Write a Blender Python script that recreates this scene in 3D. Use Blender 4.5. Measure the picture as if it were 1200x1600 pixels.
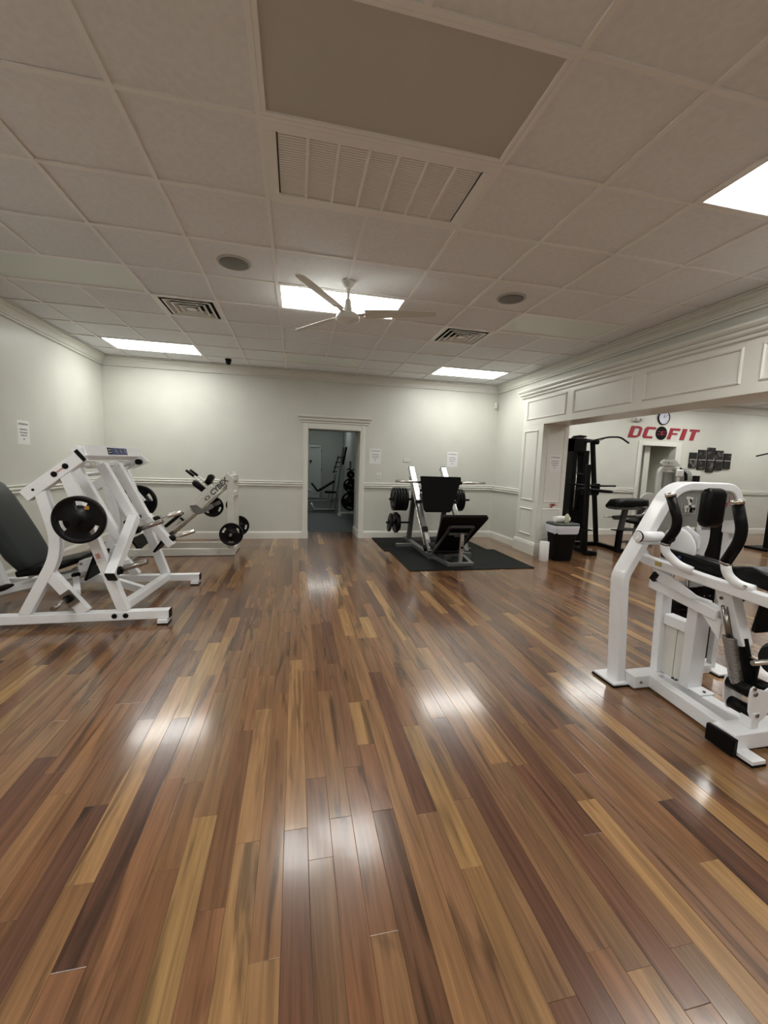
import bpy, bmesh, math, random
from mathutils import Vector, Matrix
for o in list(bpy.data.objects): bpy.data.objects.remove(o)
S = bpy.context.scene
COL = S.collection
R = math.radians

# ------------------------------------------------------------------ camera
cam_d = bpy.data.cameras.new('camera'); cam = bpy.data.objects.new('camera', cam_d); COL.objects.link(cam)
cam_d.sensor_fit = 'HORIZONTAL'; cam_d.sensor_width = 36.0; cam_d.lens = 639.55/1200*36; cam_d.clip_start = 0.05
YAW, PITCH, ROLL = 0.21506, -0.11865, 0.03317
fw = Vector((math.sin(YAW)*math.cos(PITCH), math.cos(YAW)*math.cos(PITCH), math.sin(PITCH)))
rt = Vector((math.cos(YAW), -math.sin(YAW), 0)); up = rt.cross(fw)
r2 = rt*math.cos(ROLL)+up*math.sin(ROLL); u2 = -rt*math.sin(ROLL)+up*math.cos(ROLL)
m = Matrix.Identity(4)
for i in range(3): m[i][0] = r2[i]; m[i][1] = u2[i]; m[i][2] = -fw[i]
m.translation = Vector((0, 0, 1.4302)); cam.matrix_world = m
S.camera = cam

# ------------------------------------------------------------------ world, exposure
w = bpy.data.worlds.new('world'); S.world = w; w.use_nodes = True
w.node_tree.nodes['Background'].inputs[0].default_value = (0.75, 0.85, 0.8, 1)
w.node_tree.nodes['Background'].inputs[1].default_value = 0.02
S.view_settings.view_transform = 'Standard'; S.view_settings.look = 'None'
S.view_settings.gamma = 1.0; S.view_settings.use_curve_mapping = False
S.view_settings.exposure = 0.0
PANEL_EMIT = 16.5      # lit ceiling panels, main room
SIDE_EMIT = 15.0      # lit ceiling panels, side room
BACK_EMIT = 9.0       # lit ceiling panel, back room

# ------------------------------------------------------------------ dimensions
XL, XR, YB, YF, ZC = -3.062, 3.899, 7.614, -3.6, 2.994
G = 0.6096; GX0, GY0 = -0.1767, 1.553          # ceiling grid
def gx(c): return GX0+c*G
def gy(r): return GY0+r*G
random.seed(7)

# ------------------------------------------------------------------ materials
MATS = {}
def mat(name, col, rough=0.5, metal=0.0, bump=0.0, bscale=200, var=0.0, vscale=6, coat=0.0, emit=0, ecol=None, spec=0.5, aniso=None):
    if name in MATS: return MATS[name]
    M = bpy.data.materials.new(name); M.use_nodes = True; nt = M.node_tree; b = nt.nodes['Principled BSDF']
    b.inputs['Base Color'].default_value = (*col, 1); b.inputs['Roughness'].default_value = rough
    b.inputs['Metallic'].default_value = metal; b.inputs['Coat Weight'].default_value = coat
    b.inputs['Specular IOR Level'].default_value = spec
    tc = nt.nodes.new('ShaderNodeTexCoord')
    if var > 0:
        n = nt.nodes.new('ShaderNodeTexNoise'); n.inputs['Scale'].default_value = vscale; n.inputs['Detail'].default_value = 5
        nt.links.new(tc.outputs['Object'], n.inputs['Vector'])
        r = nt.nodes.new('ShaderNodeMapRange'); r.inputs[1].default_value = 0.3; r.inputs[2].default_value = 0.7
        r.inputs[3].default_value = 1-var; r.inputs[4].default_value = 1+var*0.4
        nt.links.new(n.outputs['Fac'], r.inputs[0])
        v = nt.nodes.new('ShaderNodeVectorMath'); v.operation = 'SCALE'; v.inputs[0].default_value = col
        nt.links.new(r.outputs[0], v.inputs['Scale']); nt.links.new(v.outputs[0], b.inputs['Base Color'])
    if bump > 0:
        n = nt.nodes.new('ShaderNodeTexNoise'); n.inputs['Scale'].default_value = bscale; n.inputs['Detail'].default_value = 3
        nt.links.new(tc.outputs['Object'], n.inputs['Vector'])
        bp = nt.nodes.new('ShaderNodeBump'); bp.inputs['Strength'].default_value = bump; bp.inputs['Distance'].default_value = 0.002
        nt.links.new(n.outputs['Fac'], bp.inputs['Height']); nt.links.new(bp.outputs[0], b.inputs['Normal'])
    if emit:
        b.inputs['Emission Color'].default_value = (*(ecol or col), 1); b.inputs['Emission Strength'].default_value = emit
    MATS[name] = M; return M

WALL = mat('wall_paint', (0.635, 0.64, 0.58), 0.42, bump=0.15, bscale=90, var=0.04, vscale=2.5, spec=0.35)
TRIM = mat('trim_paint', (0.74, 0.735, 0.68), 0.32, var=0.02, vscale=4)
TILE = mat('ceiling_tile', (0.85, 0.865, 0.89), 0.85, bump=0.5, bscale=260, var=0.05, vscale=30, spec=0.2)
GRID = mat('ceiling_grid', (0.89, 0.89, 0.88), 0.45)
PLEN = mat('ceiling_slab', (0.12, 0.11, 0.10), 0.9)
WHITE = mat('white_powder_coat', (0.86, 0.87, 0.90), 0.28, var=0.03, vscale=12, coat=0.2)
OFFW = mat('aged_white_coat', (0.70, 0.69, 0.64), 0.35, var=0.06, vscale=10)
BLK = mat('black_rubber', (0.004, 0.004, 0.004), 0.5, bump=0.3, bscale=120, spec=0.12)
VINYL = mat('black_vinyl', (0.004, 0.004, 0.004), 0.36, bump=0.12, bscale=180, spec=0.15)
GVINYL = mat('charcoal_vinyl', (0.020, 0.025, 0.024), 0.42, bump=0.2, bscale=220, spec=0.3)
IRON = mat('black_plate', (0.004, 0.004, 0.0045), 0.33, bump=0.1, bscale=60, spec=0.2)
BPOW = mat('black_powder', (0.004, 0.004, 0.004), 0.42, spec=0.14)
CHROME = mat('chrome', (0.72, 0.70, 0.67), 0.27, metal=1.0)
DCHROME = mat('worn_steel', (0.33, 0.31, 0.29), 0.30, metal=1.0)
SILVER = mat('silver_paint', (0.27, 0.27, 0.265), 0.32, metal=0.7)
SILVB = mat('bright_silver', (0.72, 0.72, 0.70), 0.32, metal=0.55)
DGREY = mat('dark_grey_paint', (0.07, 0.07, 0.066), 0.4, metal=0.3)
GREYP = mat('grey_panel', (0.24, 0.245, 0.225), 0.4)
LGREY = mat('light_grey_panel', (0.50, 0.50, 0.48), 0.45)
MATR = mat('rubber_mat', (0.010, 0.012, 0.011), 0.7, bump=0.6, bscale=300, var=0.15, vscale=40, spec=0.15)
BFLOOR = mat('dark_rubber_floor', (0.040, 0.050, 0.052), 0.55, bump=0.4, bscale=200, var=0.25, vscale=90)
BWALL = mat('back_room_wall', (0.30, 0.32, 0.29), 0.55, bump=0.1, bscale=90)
PAPER = mat('paper', (0.80, 0.80, 0.80), 0.6)
INK = mat('ink', (0.10, 0.10, 0.10), 0.7)
RED = mat('sign_red', (0.32, 0.02, 0.035), 0.35)
SIGREY = mat('sign_silver', (0.30, 0.30, 0.29), 0.35, metal=0.4)
BLUE = mat('decal_blue', (0.02, 0.035, 0.14), 0.35)
ORANGE = mat('orange_sticker', (0.45, 0.20, 0.03), 0.5)
PINK = mat('pink_print', (0.55, 0.28, 0.25), 0.6)
PLAST = mat('white_plastic', (0.72, 0.72, 0.68), 0.35)
TOWEL = mat('paper_towel', (0.85, 0.85, 0.84), 0.9, bump=0.6, bscale=90)
BAG = mat('bin_liner', (0.62, 0.62, 0.68), 0.3, bump=1.0, bscale=35)
BOTTLE = mat('bottle_plastic', (0.55, 0.56, 0.42), 0.25)
GOLD = mat('brass_pin', (0.65, 0.45, 0.10), 0.25, metal=1)
HOLE = mat('dark_recess', (0.01, 0.01, 0.01), 0.8)
SPK = mat('speaker_grille', (0.20, 0.205, 0.195), 0.6, bump=0.8, bscale=400)
LIT = mat('lit_diffuser', (0.9, 0.9, 0.9), 0.5, emit=PANEL_EMIT, ecol=(1.0, 1.0, 0.955))
LITS = mat('lit_diffuser_side', (0.9, 0.9, 0.9), 0.5, emit=SIDE_EMIT, ecol=(1.0, 1.0, 0.955))
LITB = mat('lit_diffuser_back', (0.9, 0.9, 0.9), 0.5, emit=BACK_EMIT, ecol=(0.95, 1.0, 0.97))
UNLIT = mat('unlit_diffuser', (0.80, 0.86, 0.82), 0.45, bump=0.5, bscale=300)
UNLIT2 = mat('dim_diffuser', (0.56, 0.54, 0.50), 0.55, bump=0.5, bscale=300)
SKIRT = mat('subfloor', (0.03, 0.018, 0.012), 0.8)

def wood():
    M = bpy.data.materials.new('plank_wood'); M.use_nodes = True; nt = M.node_tree; N = nt.nodes; L = nt.links
    b = N['Principled BSDF']
    at = N.new('ShaderNodeAttribute'); at.attribute_name = 'tone'
    of = N.new('ShaderNodeAttribute'); of.attribute_name = 'seed'
    geo = N.new('ShaderNodeNewGeometry')
    ad = N.new('ShaderNodeVectorMath'); ad.operation = 'ADD'
    L.new(geo.outputs['Position'], ad.inputs[0]); L.new(of.outputs['Color'], ad.inputs[1])
    def noise(sx, sy, sc, det, dist=0.0):
        mp = N.new('ShaderNodeVectorMath'); mp.operation = 'MULTIPLY'; mp.inputs[1].default_value = (sx, sy, 1)
        L.new(ad.outputs[0], mp.inputs[0])
        n = N.new('ShaderNodeTexNoise'); n.inputs['Scale'].default_value = sc; n.inputs['Detail'].default_value = det
        n.inputs['Distortion'].default_value = dist
        L.new(mp.outputs[0], n.inputs['Vector']); return n
    def rng(src, a, bb, c, d):
        r = N.new('ShaderNodeMapRange'); r.inputs[1].default_value = a; r.inputs[2].default_value = bb
        r.inputs[3].default_value = c; r.inputs[4].default_value = d; L.new(src, r.inputs[0]); return r
    def mul(c, f):
        v = N.new('ShaderNodeVectorMath'); v.operation = 'SCALE'; L.new(c, v.inputs[0]); L.new(f, v.inputs['Scale']); return v.outputs[0]
    n1 = noise(26, 1.1, 1.6, 5, 0.6)      # broad streaks
    n2 = noise(120, 3.0, 2.0, 4)          # fine grain
    n3 = noise(9, 0.8, 1.0, 3, 1.6)       # dark figure
    c = mul(at.outputs['Color'], rng(n1.outputs['Fac'], 0.3, 0.7, 0.72, 1.26).outputs[0])
    c = mul(c, rng(n2.outputs['Fac'], 0.3, 0.7, 0.88, 1.10).outputs[0])
    fig = rng(n3.outputs['Fac'], 0.56, 0.68, 1.0, 0.45)
    c = mul(c, fig.outputs[0])
    L.new(c, b.inputs['Base Color'])
    n4 = noise(1, 1, 5, 4)
    L.new(rng(n4.outputs['Fac'], 0.0, 1.0, 0.215, 0.285).outputs[0], b.inputs['Roughness'])
    b.inputs['Specular IOR Level'].default_value = 0.42
    b.inputs['Coat Weight'].default_value = 0.45; b.inputs['Coat Roughness'].default_value = 0.115
    n5 = noise(14, 9, 2.5, 4)
    bp = N.new('ShaderNodeBump'); bp.inputs['Strength'].default_value = 0.10; bp.inputs['Distance'].default_value = 0.002
    L.new(n5.outputs['Fac'], bp.inputs['Height']); L.new(bp.outputs[0], b.inputs['Normal']); L.new(bp.outputs[0], b.inputs['Coat Normal'])
    return M
WOOD = wood()

def canvas_mat():
    M = bpy.data.materials.new('canvas_print'); M.use_nodes = True; nt = M.node_tree; N = nt.nodes; L = nt.links
    b = N['Principled BSDF']; tc = N.new('ShaderNodeNewGeometry')
    n = N.new('ShaderNodeTexNoise'); n.inputs['Scale'].default_value = 6; n.inputs['Detail'].default_value = 4; n.inputs['Distortion'].default_value = 1.5
    L.new(tc.outputs['Position'], n.inputs['Vector'])
    r = N.new('ShaderNodeValToRGB'); r.color_ramp.elements[0].position = 0.56; r.color_ramp.elements[0].color = (0.006, 0.006, 0.007, 1)
    r.color_ramp.elements[1].position = 0.8; r.color_ramp.elements[1].color = (0.35, 0.30, 0.28, 1)
    L.new(n.outputs['Fac'], r.inputs[0]); L.new(r.outputs[0], b.inputs['Base Color']); b.inputs['Roughness'].default_value = 0.4
    return M
CANVAS = canvas_mat()

# ------------------------------------------------------------------ mesh helpers
def V(*a): return Vector(a[0]) if len(a) == 1 else Vector(a)
class MB:
    def __init__(s): s.bm = bmesh.new()
    def faces(s, vs, fs, smooth=False):
        bv = [s.bm.verts.new(v) for v in vs]
        for f in fs:
            try:
                ff = s.bm.faces.new([bv[i] for i in f]); ff.smooth = smooth
            except ValueError: pass
        return s
    def box(s, c, d, rot=None):
        vs = []
        for x in (-.5, .5):
            for y in (-.5, .5):
                for z in (-.5, .5):
                    v = Vector((x*d[0], y*d[1], z*d[2]))
                    if rot is not None: v = rot @ v
                    vs.append(Vector(c)+v)
        return s.faces(vs, [(0, 1, 3, 2), (4, 6, 7, 5), (0, 4, 5, 1), (2, 3, 7, 6), (0, 2, 6, 4), (1, 5, 7, 3)])
    def bb(s, x0, x1, y0, y1, z0, z1):
        return s.box(((x0+x1)/2, (y0+y1)/2, (z0+z1)/2), (abs(x1-x0), abs(y1-y0), abs(z1-z0)))
    def rpath(s, pts, n, w, h):
        """rectangular tube along a planar path; n plane normal, w size along n, h in-plane size"""
        pts = [Vector(p) for p in pts]; n = Vector(n).normalized(); rings = []
        for i, p in enumerate(pts):
            d0 = (p-pts[i-1]).normalized() if i > 0 else None
            d1 = (pts[i+1]-p).normalized() if i < len(pts)-1 else None
            if d0 is None: d = d1; k = 1
            elif d1 is None: d = d0; k = 1
            else:
                d = (d0+d1).normalized(); k = 1/max(0.35, d.dot(d0))
            mm = n.cross(d).normalized()*h/2*k; nn = n*w/2
            rings.append([p+nn+mm, p+nn-mm, p-nn-mm, p-nn+mm])
        return s.loft(rings, False)
    def bar(s, a, b, w, h, side=None):
        a = Vector(a); b = Vector(b); d = (b-a).normalized()
        if side is None:
            side = d.cross(Vector((0, 0, 1)))
            if side.length < 0.05: side = Vector((0, 1, 0))
        side = Vector(side); side = (side-d*side.dot(d)).normalized()
        return s.rpath([a, b], side, w, h)
    def loft(s, rings, smooth=True, caps=True, closed=True):
        k = len(rings[0]); vs = [v for r in rings for v in r]; fs = []
        for i in range(len(rings)-1):
            for j in range(k if closed else k-1):
                fs.append((i*k+j, i*k+(j+1) % k, (i+1)*k+(j+1) % k, (i+1)*k+j))
        bv = [s.bm.verts.new(v) for v in vs]
        for f in fs:
            try: ff = s.bm.faces.new([bv[i] for i in f]); ff.smooth = smooth
            except ValueError: pass
        if caps:
            for r in (range(k), range((len(rings)-1)*k, len(rings)*k)):
                try: s.bm.faces.new([bv[i] for i in r])
                except ValueError: pass
        return s
    def tube(s, pts, r, seg=12, fil=0, caps=True):
        pts = [Vector(p) for p in pts]
        if fil and len(pts) > 2: pts = fillet(pts, fil)
        rr = r if isinstance(r, (list, tuple)) else [r]*len(pts)
        t0 = (pts[1]-pts[0]).normalized(); u = t0.orthogonal().normalized(); rings = []
        for i, p in enumerate(pts):
            d = (pts[min(i+1, len(pts)-1)]-pts[max(i-1, 0)]).normalized()
            u = (u-d*u.dot(d)).normalized(); v = d.cross(u)
            rings.append([p+(u*math.cos(2*math.pi*k/seg)+v*math.sin(2*math.pi*k/seg))*rr[i] for k in range(seg)])
        return s.loft(rings, True, caps)
    def lathe(s, prof, o, axis=(0, 0, 1), seg=24, smooth=True):
        o = Vector(o); ax = Vector(axis).normalized(); u = ax.orthogonal().normalized(); v = ax.cross(u)
        rings = [[o+ax*z+(u*math.cos(2*math.pi*k/seg)+v*math.sin(2*math.pi*k/seg))*max(r, 1e-4) for k in range(seg)] for r, z in prof]
        return s.loft(rings, smooth, True)
    def prism(s, poly, o, ex, ey, t):
        """2D polygon extruded: points o+x*ex+y*ey, thickness t along ex x ey"""
        o = Vector(o); ex = Vector(ex); ey = Vector(ey); n = ex.cross(ey).normalized()*t
        a = [o+ex*p[0]+ey*p[1] for p in poly]; b = [p+n for p in a]; k = len(a)
        bv = [s.bm.verts.new(v) for v in a+b]
        s.bm.faces.new(bv[:k]); s.bm.faces.new(list(reversed(bv[k:])))
        for j in range(k): s.bm.faces.new([bv[j], bv[(j+1) % k], bv[k+(j+1) % k], bv[k+j]])
        return s
    def slab(s, path, side, widths, th, n=5):
        """padded cushion: path of centre points, side = width direction, rounded cross-section"""
        path = [Vector(p) for p in path]; side = Vector(side).normalized(); rings = []
        N = len(path)
        for i, p in enumerate(path):
            d = (path[min(i+1, N-1)]-path[max(i-1, 0)]).normalized(); up_ = side.cross(d).normalized()
            w = widths[i]/2; t = th[i]/2 if isinstance(th, (list, tuple)) else th/2
            ring = []
            for k in range(20):
                a = 2*math.pi*k/20; c, sn = math.cos(a), math.sin(a)
                ring.append(p+side*w*math.copysign(abs(c)**0.35, c)+up_*t*math.copysign(abs(sn)**0.5, sn))
            rings.append(ring)
        return s.loft(rings, True)
def fillet(pts, r, n=6):
    out = [pts[0]]
    for i in range(1, len(pts)-1):
        p = pts[i]; a = (pts[i-1]-p); b = (pts[i+1]-p)
        q = min(r[i] if isinstance(r, (list, tuple)) else r, a.length*0.45, b.length*0.45); A = p+a.normalized()*q; B = p+b.normalized()*q
        for k in range(n+1):
            t = k/n; out.append(A*(1-t)**2+p*2*t*(1-t)+B*t*t)
    out.append(pts[-1]); return out

WLOC = {}
def emit(name, mb, material, parent=None, bevel=0.0, loc=None, seg=2):
    bm = mb.bm
    bmesh.ops.recalc_face_normals(bm, faces=bm.faces[:])
    me = bpy.data.meshes.new(name)
    co = [v.co for v in bm.verts]
    mn = Vector((min(c[i] for c in co) for i in range(3))); mx = Vector((max(c[i] for c in co) for i in range(3)))
    o0 = Vector(loc) if loc is not None else Vector(((mn.x+mx.x)/2, (mn.y+mx.y)/2, mn.z if parent is None else (mn.z+mx.z)/2))
    bmesh.ops.translate(bm, verts=bm.verts[:], vec=-o0)
    bm.to_mesh(me); bm.free()
    if material: me.materials.append(material)
    o = bpy.data.objects.new(name, me); COL.objects.link(o); WLOC[o.name] = o0
    if parent: o.parent = parent; o.location = o0-WLOC[parent.name]
    else: o.location = o0
    if bevel > 0:
        md = o.modifiers.new('bevel', 'BEVEL'); md.width = bevel; md.segments = seg; md.limit_method = 'ANGLE'; md.angle_limit = R(40)
    return o
def tag(o, label=None, cat=None, group=None, kind=None):
    if label: o['label'] = label
    if cat: o['category'] = cat
    if group: o['group'] = group
    if kind: o['kind'] = kind
    return o
def thing(name, loc, label, cat, group=None):
    o = bpy.data.objects.new(name, None); COL.objects.link(o); o.location = Vector(loc); o.empty_display_size = 0.1
    WLOC[o.name] = Vector(loc); return tag(o, label, cat, group)
def struct(name, mb, material, bevel=0.0):
    return tag(emit(name, mb, material, None, bevel), kind='structure')
def text_mesh(txt, size, thick, shear=0.0, offset=0.0):
    cu = bpy.data.curves.new('txt', 'FONT'); cu.body = txt; cu.size = size; cu.extrude = thick/2; cu.shear = shear; cu.offset = offset
    cu.align_x = 'CENTER'; cu.align_y = 'CENTER'; cu.resolution_u = 3
    o = bpy.data.objects.new('txt', cu); COL.objects.link(o)
    me = bpy.data.meshes.new_from_object(o, depsgraph=bpy.context.evaluated_depsgraph_get())
    bpy.data.objects.remove(o); bpy.data.curves.remove(cu); return me
def text(name, txt, size, c, ex, ey, material, parent, thick=0.002, shear=0.0, offset=0.0, label=None):
    me = text_mesh(txt, size, thick, shear, offset); mb = MB(); mb.bm.from_mesh(me); bpy.data.meshes.remove(me)
    ex = Vector(ex).normalized(); ey = Vector(ey).normalized(); n = ex.cross(ey)
    M = Matrix((ex, ey, n)).transposed().to_4x4(); M.translation = Vector(c)
    bmesh.ops.transform(mb.bm, matrix=M, verts=mb.bm.verts[:])
    o = emit(name, mb, material, parent)
    if label: o['label'] = label
    return o

# ================================================================== STRUCTURE
# ---- floor: individual planks along Y
def plank_data(x0, x1, y0, y1, tilt):
    ch = 0.0009; z = 0.0; g = 0.0003
    a, b, c, d = x0+g, x1-g, y0+g, y1-g
    dz = [random.uniform(-1, 1)*tilt for _ in range(3)]
    def zz(x, y): return z-0.0005+dz[0]*((x-x0)/(x1-x0)-.5)+dz[1]*((y-y0)/(y1-y0)-.5)*.6
    T = [(a+ch, c+ch), (b-ch, c+ch), (b-ch, d-ch), (a+ch, d-ch)]; E = [(a, c), (b, c), (b, d), (a, d)]
    vs = [(x, y, zz(x, y)) for x, y in T]+[(x, y, zz(x, y)-0.0006) for x, y in E]+[(x, y, -0.012) for x, y in E]
    fs = [(0, 1, 2, 3)]+[(i, 4+i, 4+(i+1) % 4, (i+1) % 4) for i in range(4)]+[(4+i, 8+i, 8+(i+1) % 4, 4+(i+1) % 4) for i in range(4)]
    return vs, fs
TONES = [((0.205, 0.101, 0.045), 6), ((0.178, 0.086, 0.039), 5), ((0.135, 0.063, 0.034), 4), ((0.105, 0.048, 0.028), 2.4),
         ((0.235, 0.124, 0.056), 3.5), ((0.300, 0.168, 0.070), 2.0), ((0.190, 0.100, 0.050), 3), ((0.38, 0.225, 0.09), 0.4)]
PW = 0.0885
planks = []
nrow = int((12.0-XL)/PW)
for i in range(nrow):
    x0 = -0.033+PW*(i-int((-0.033-XL)/PW)-1); x1 = x0+PW
    yend = 8.30 if (0.1 < (x0+x1)/2 < 1.25) else (7.62 if x1 < 3.9 else 7.86)
    y = YF-random.random()*0.8
    while y < yend:
        ln = random.choice([0.42, 0.6, 0.75, 0.9, 0.9, 1.1, 1.25, 1.5])*random.uniform(0.85, 1.15)
        y1 = min(y+ln, yend)
        if yend-y1 < 0.12: y1 = yend
        t = random.choices([q[0] for q in TONES], [q[1] for q in TONES])[0]; k = random.uniform(0.86, 1.14)
        col = (t[0]*k, t[1]*k*random.uniform(0.95, 1.05), t[2]*k)
        planks.append((x0, x1, y, y1, col, (random.uniform(0, 50), random.uniform(0, 50), random.uniform(0, 50))))
        y = y1
def vis(p):
    x, y = (p[0]+p[1])/2, (p[2]+p[3])/2
    if y < 0.35 or x < -0.93*y-0.35 or x > 1.9*y+0.4: return 0
    return 1/(x*x*0.6+y*y+2.0)
planks.sort(key=lambda p: -vis(p))
slab = struct('floor', MB().bb(XL-0.2, 12.4, YF-1.0, 7.65, -0.10, -0.0125), SKIRT)
def set_attr(me, tones, seeds):
    for nm, vals in (('tone', tones), ('seed', seeds)):
        a = me.attributes.new(nm, 'FLOAT_COLOR', 'FACE')
        for i, v in enumerate(vals): a.data[i].color = (*v, 1)
for p in planks[:300]:
    vs, fs = plank_data(p[0], p[1], p[2], p[3], 0.0007)
    c = Vector(((p[0]+p[1])/2, (p[2]+p[3])/2, 0)); me = bpy.data.meshes.new('plank')
    me.from_pydata([(v[0]-c.x, v[1]-c.y, v[2]) for v in vs], [], fs); set_attr(me, [p[4]]*len(fs), [p[5]]*len(fs))
    me.materials.append(WOOD); o = bpy.data.objects.new('plank', me); COL.objects.link(o)
    o.parent = slab; o.location = c-WLOC[slab.name]
vv, ff, tt, ss = [], [], [], []
for p in planks[300:]:
    vs, fs = plank_data(p[0], p[1], p[2], p[3], 0.0007); k = len(vv)
    vv += vs; ff += [tuple(i+k for i in f) for f in fs]; tt += [p[4]]*len(fs); ss += [p[5]]*len(fs)
me = bpy.data.meshes.new('remaining_planks'); me.from_pydata(vv, [], ff); set_attr(me, tt, ss); me.materials.append(WOOD)
o = bpy.data.objects.new('remaining_planks', me); COL.objects.link(o); o.parent = slab; o.location = -WLOC[slab.name]; o['kind'] = 'stuff'

# ---- walls
struct('wall_left', MB().bb(XL-0.2, XL, YF-0.2, YB+0.7, 0, ZC+0.06), WALL)
wb = MB(); wb.bb(XL, 0.215, YB, 8.3, 0, ZC+0.06); wb.bb(1.175, XR+0.45, YB, 8.3, 0, ZC+0.06); wb.bb(0.215, 1.175, YB, 8.3, 2.02, ZC+0.06)
struct('wall_back', wb, WALL)
struct('wall_front', MB().bb(XL, 12.2, YF-0.2, YF, 0, ZC+0.06), WALL)
wr = MB(); wr.bb(XR, 4.28, 6.50, YB, 0, ZC+0.06); wr.bb(XR, 4.28, -0.6, 6.50, 2.60, ZC+0.06); wr.bb(XR, 4.28, YF, -0.6, 0, ZC+0.06)
struct('wall_right', wr, WALL)
YS = 7.85
ws = MB(); ws.bb(4.28, 7.56, YS, YS+0.15, 0, ZC+0.06); ws.bb(8.49, 12.2, YS, YS+0.15, 0, ZC+0.06); ws.bb(7.56, 8.49, YS, YS+0.15, 2.04, ZC+0.06)
struct('wall_side_room', ws, WALL)
struct('wall_side_room_right', MB().bb(12.2, 12.4, YF-0.2, YS+0.15, 0, ZC+0.06), WALL)
# small room behind the side-room doorway
cl = MB(); cl.bb(7.80, 7.95, YS+0.15, YS+0.9, 0, 2.6); cl.bb(7.3, 7.42, YS+0.15, 10.6, 0, 2.6); cl.bb(7.95, 8.62, YS+0.78, YS+0.9, 0, 2.6); cl.bb(8.50, 8.62, YS+0.15, YS+0.9, 0, 2.6)
cl.bb(7.3, 9.0, 10.6, 10.7, 0, 2.6); cl.bb(8.9, 9.0, YS+0.9, 10.6, 0, 2.6)
struct('wall_closet', cl, WALL)
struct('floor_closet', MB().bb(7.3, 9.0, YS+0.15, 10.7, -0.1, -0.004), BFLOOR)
struct('ceiling_closet', MB().bb(7.3, 9.0, YS+0.15, 10.7, 2.6, 2.7), TILE)
# back room seen through the doorway
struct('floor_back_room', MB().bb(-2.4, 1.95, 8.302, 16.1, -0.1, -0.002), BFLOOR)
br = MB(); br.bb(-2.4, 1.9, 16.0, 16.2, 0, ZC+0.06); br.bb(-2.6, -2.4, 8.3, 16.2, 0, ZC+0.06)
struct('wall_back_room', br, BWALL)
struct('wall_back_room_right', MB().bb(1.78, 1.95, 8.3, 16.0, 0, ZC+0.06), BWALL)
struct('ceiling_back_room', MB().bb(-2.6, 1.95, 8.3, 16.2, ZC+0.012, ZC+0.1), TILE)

# ---- ceiling: slab, grid bars, tiles
ceil = struct('ceiling', MB().bb(XL-0.2, 12.4, YF-0.2, YS+0.15, ZC+0.06, ZC+0.16), PLEN)
lights = []   # (c0, r0, lit)
for c0, r0, lit in [(0, 0, 0), (4, 0, 1), (-4, 0, 1), (0, 4, 1), (-4, 4, 0), (4, 4, 0), (-4, 8, 1), (4, 8, 1), (0, 8, 0), (0, -4, 1), (-4, -4, 1), (4, -4, 1), (0, -8, 0)]:  # outer two panels behind the camera are lit as added bounce for the ceiling
    lights.append((c0, r0, lit))
taken = set()
for c0, r0, lit in lights: taken |= {(c0, r0), (c0+1, r0)}
taken |= {(0, 1), (1, 1)}; diffs = [(-2, 5), (3, 5)]; taken |= set(diffs)
BW = 0.024
def tile_mb(mb, x0, x1, y0, y1): return mb.bb(x0+BW/2-.004, x1-BW/2+.004, y0+BW/2-.004, y1-BW/2+.004, ZC+0.004+random.uniform(0, .002), ZC+0.016)
full = None; rest = MB()
for c in range(-5, 7):
    for r in range(-9, 10):
        if (c, r) in taken: continue
        x0, x1, y0, y1 = max(gx(c), XL), min(gx(c+1), XR), max(gy(r), YF), min(gy(r+1), YB)
        if x1-x0 < 0.05 or y1-y0 < 0.05: continue
        if r < -1: tile_mb(rest, x0, x1, y0, y1); continue
        if x1-x0 > 0.6 and y1-y0 > 0.6:
            if full is None:
                full = emit('ceiling_tile', MB().bb(x0+.008, x1-.008, y0+.008, y1-.008, ZC+0.003, ZC+0.016), TILE, ceil, 0.002, seg=1)
            else:
                t = full.copy(); COL.objects.link(t); t.location = Vector(((x0+x1)/2, (y0+y1)/2, ZC+0.0095+random.uniform(-.001, .002)))-WLOC[ceil.name]
        else: emit('ceiling_tile', tile_mb(MB(), x0, x1, y0, y1), TILE, ceil)
for c in range(7, 21):
    for r in range(-9, 11):
        x0, x1, y0, y1 = max(gx(c), 4.28), min(gx(c+1), 12.2), max(gy(r), YF), min(gy(r+1), YS)
        if x1-x0 < 0.05 or y1-y0 < 0.05 or (c, r) in {(9, 8), (10, 8), (13, 4), (14, 4), (9, 0), (10, 0), (13, 8), (14, 8), (9, 4), (10, 4), (16, 0), (17, 0), (17, 8), (18, 8)}: continue
        tile_mb(rest, x0, x1, y0, y1)
tag(emit('distant_tiles', rest, TILE, ceil), kind='stuff')
def gbar(x0, x1, y0, y1): emit('grid_bar', MB().bb(x0, x1, y0, y1, ZC-0.004, ZC+0.0035), GRID, ceil)
def gbar2(x0, x1, y0, y1):
    mb = MB(); mb.bb(x0, x1, y0, y1, ZC-0.003, ZC+0.003); mb.bb(x0+.008, x1-.008, y0, y1, ZC+.003, ZC+.03)
    emit('grid_bar', mb, GRID, ceil)
for c in range(-4, 7):
    x = gx(c); y0, y1 = YF, YB-0.06
    mb = MB(); segs = []; lo = y0
    blocked = sorted((gy(r), gy(r+1)) for (cc, r, l) in lights for _ in [0] if cc+1 == c)
    if c == 1: blocked.append((gy(1), gy(2)))
    for a, b in sorted(blocked):
        if a > lo: segs.append((lo, a))
        lo = max(lo, b)
    segs.append((lo, y1))
    # joined where they meet so that a main runner is one bar
    for a, b in segs:
        if b-a > 0.1 and b > y0: mb.bb(x-BW/2, x+BW/2, max(a, y0), b, ZC-0.007, ZC+0.003)
    emit('grid_bar', mb, GRID, ceil)
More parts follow.
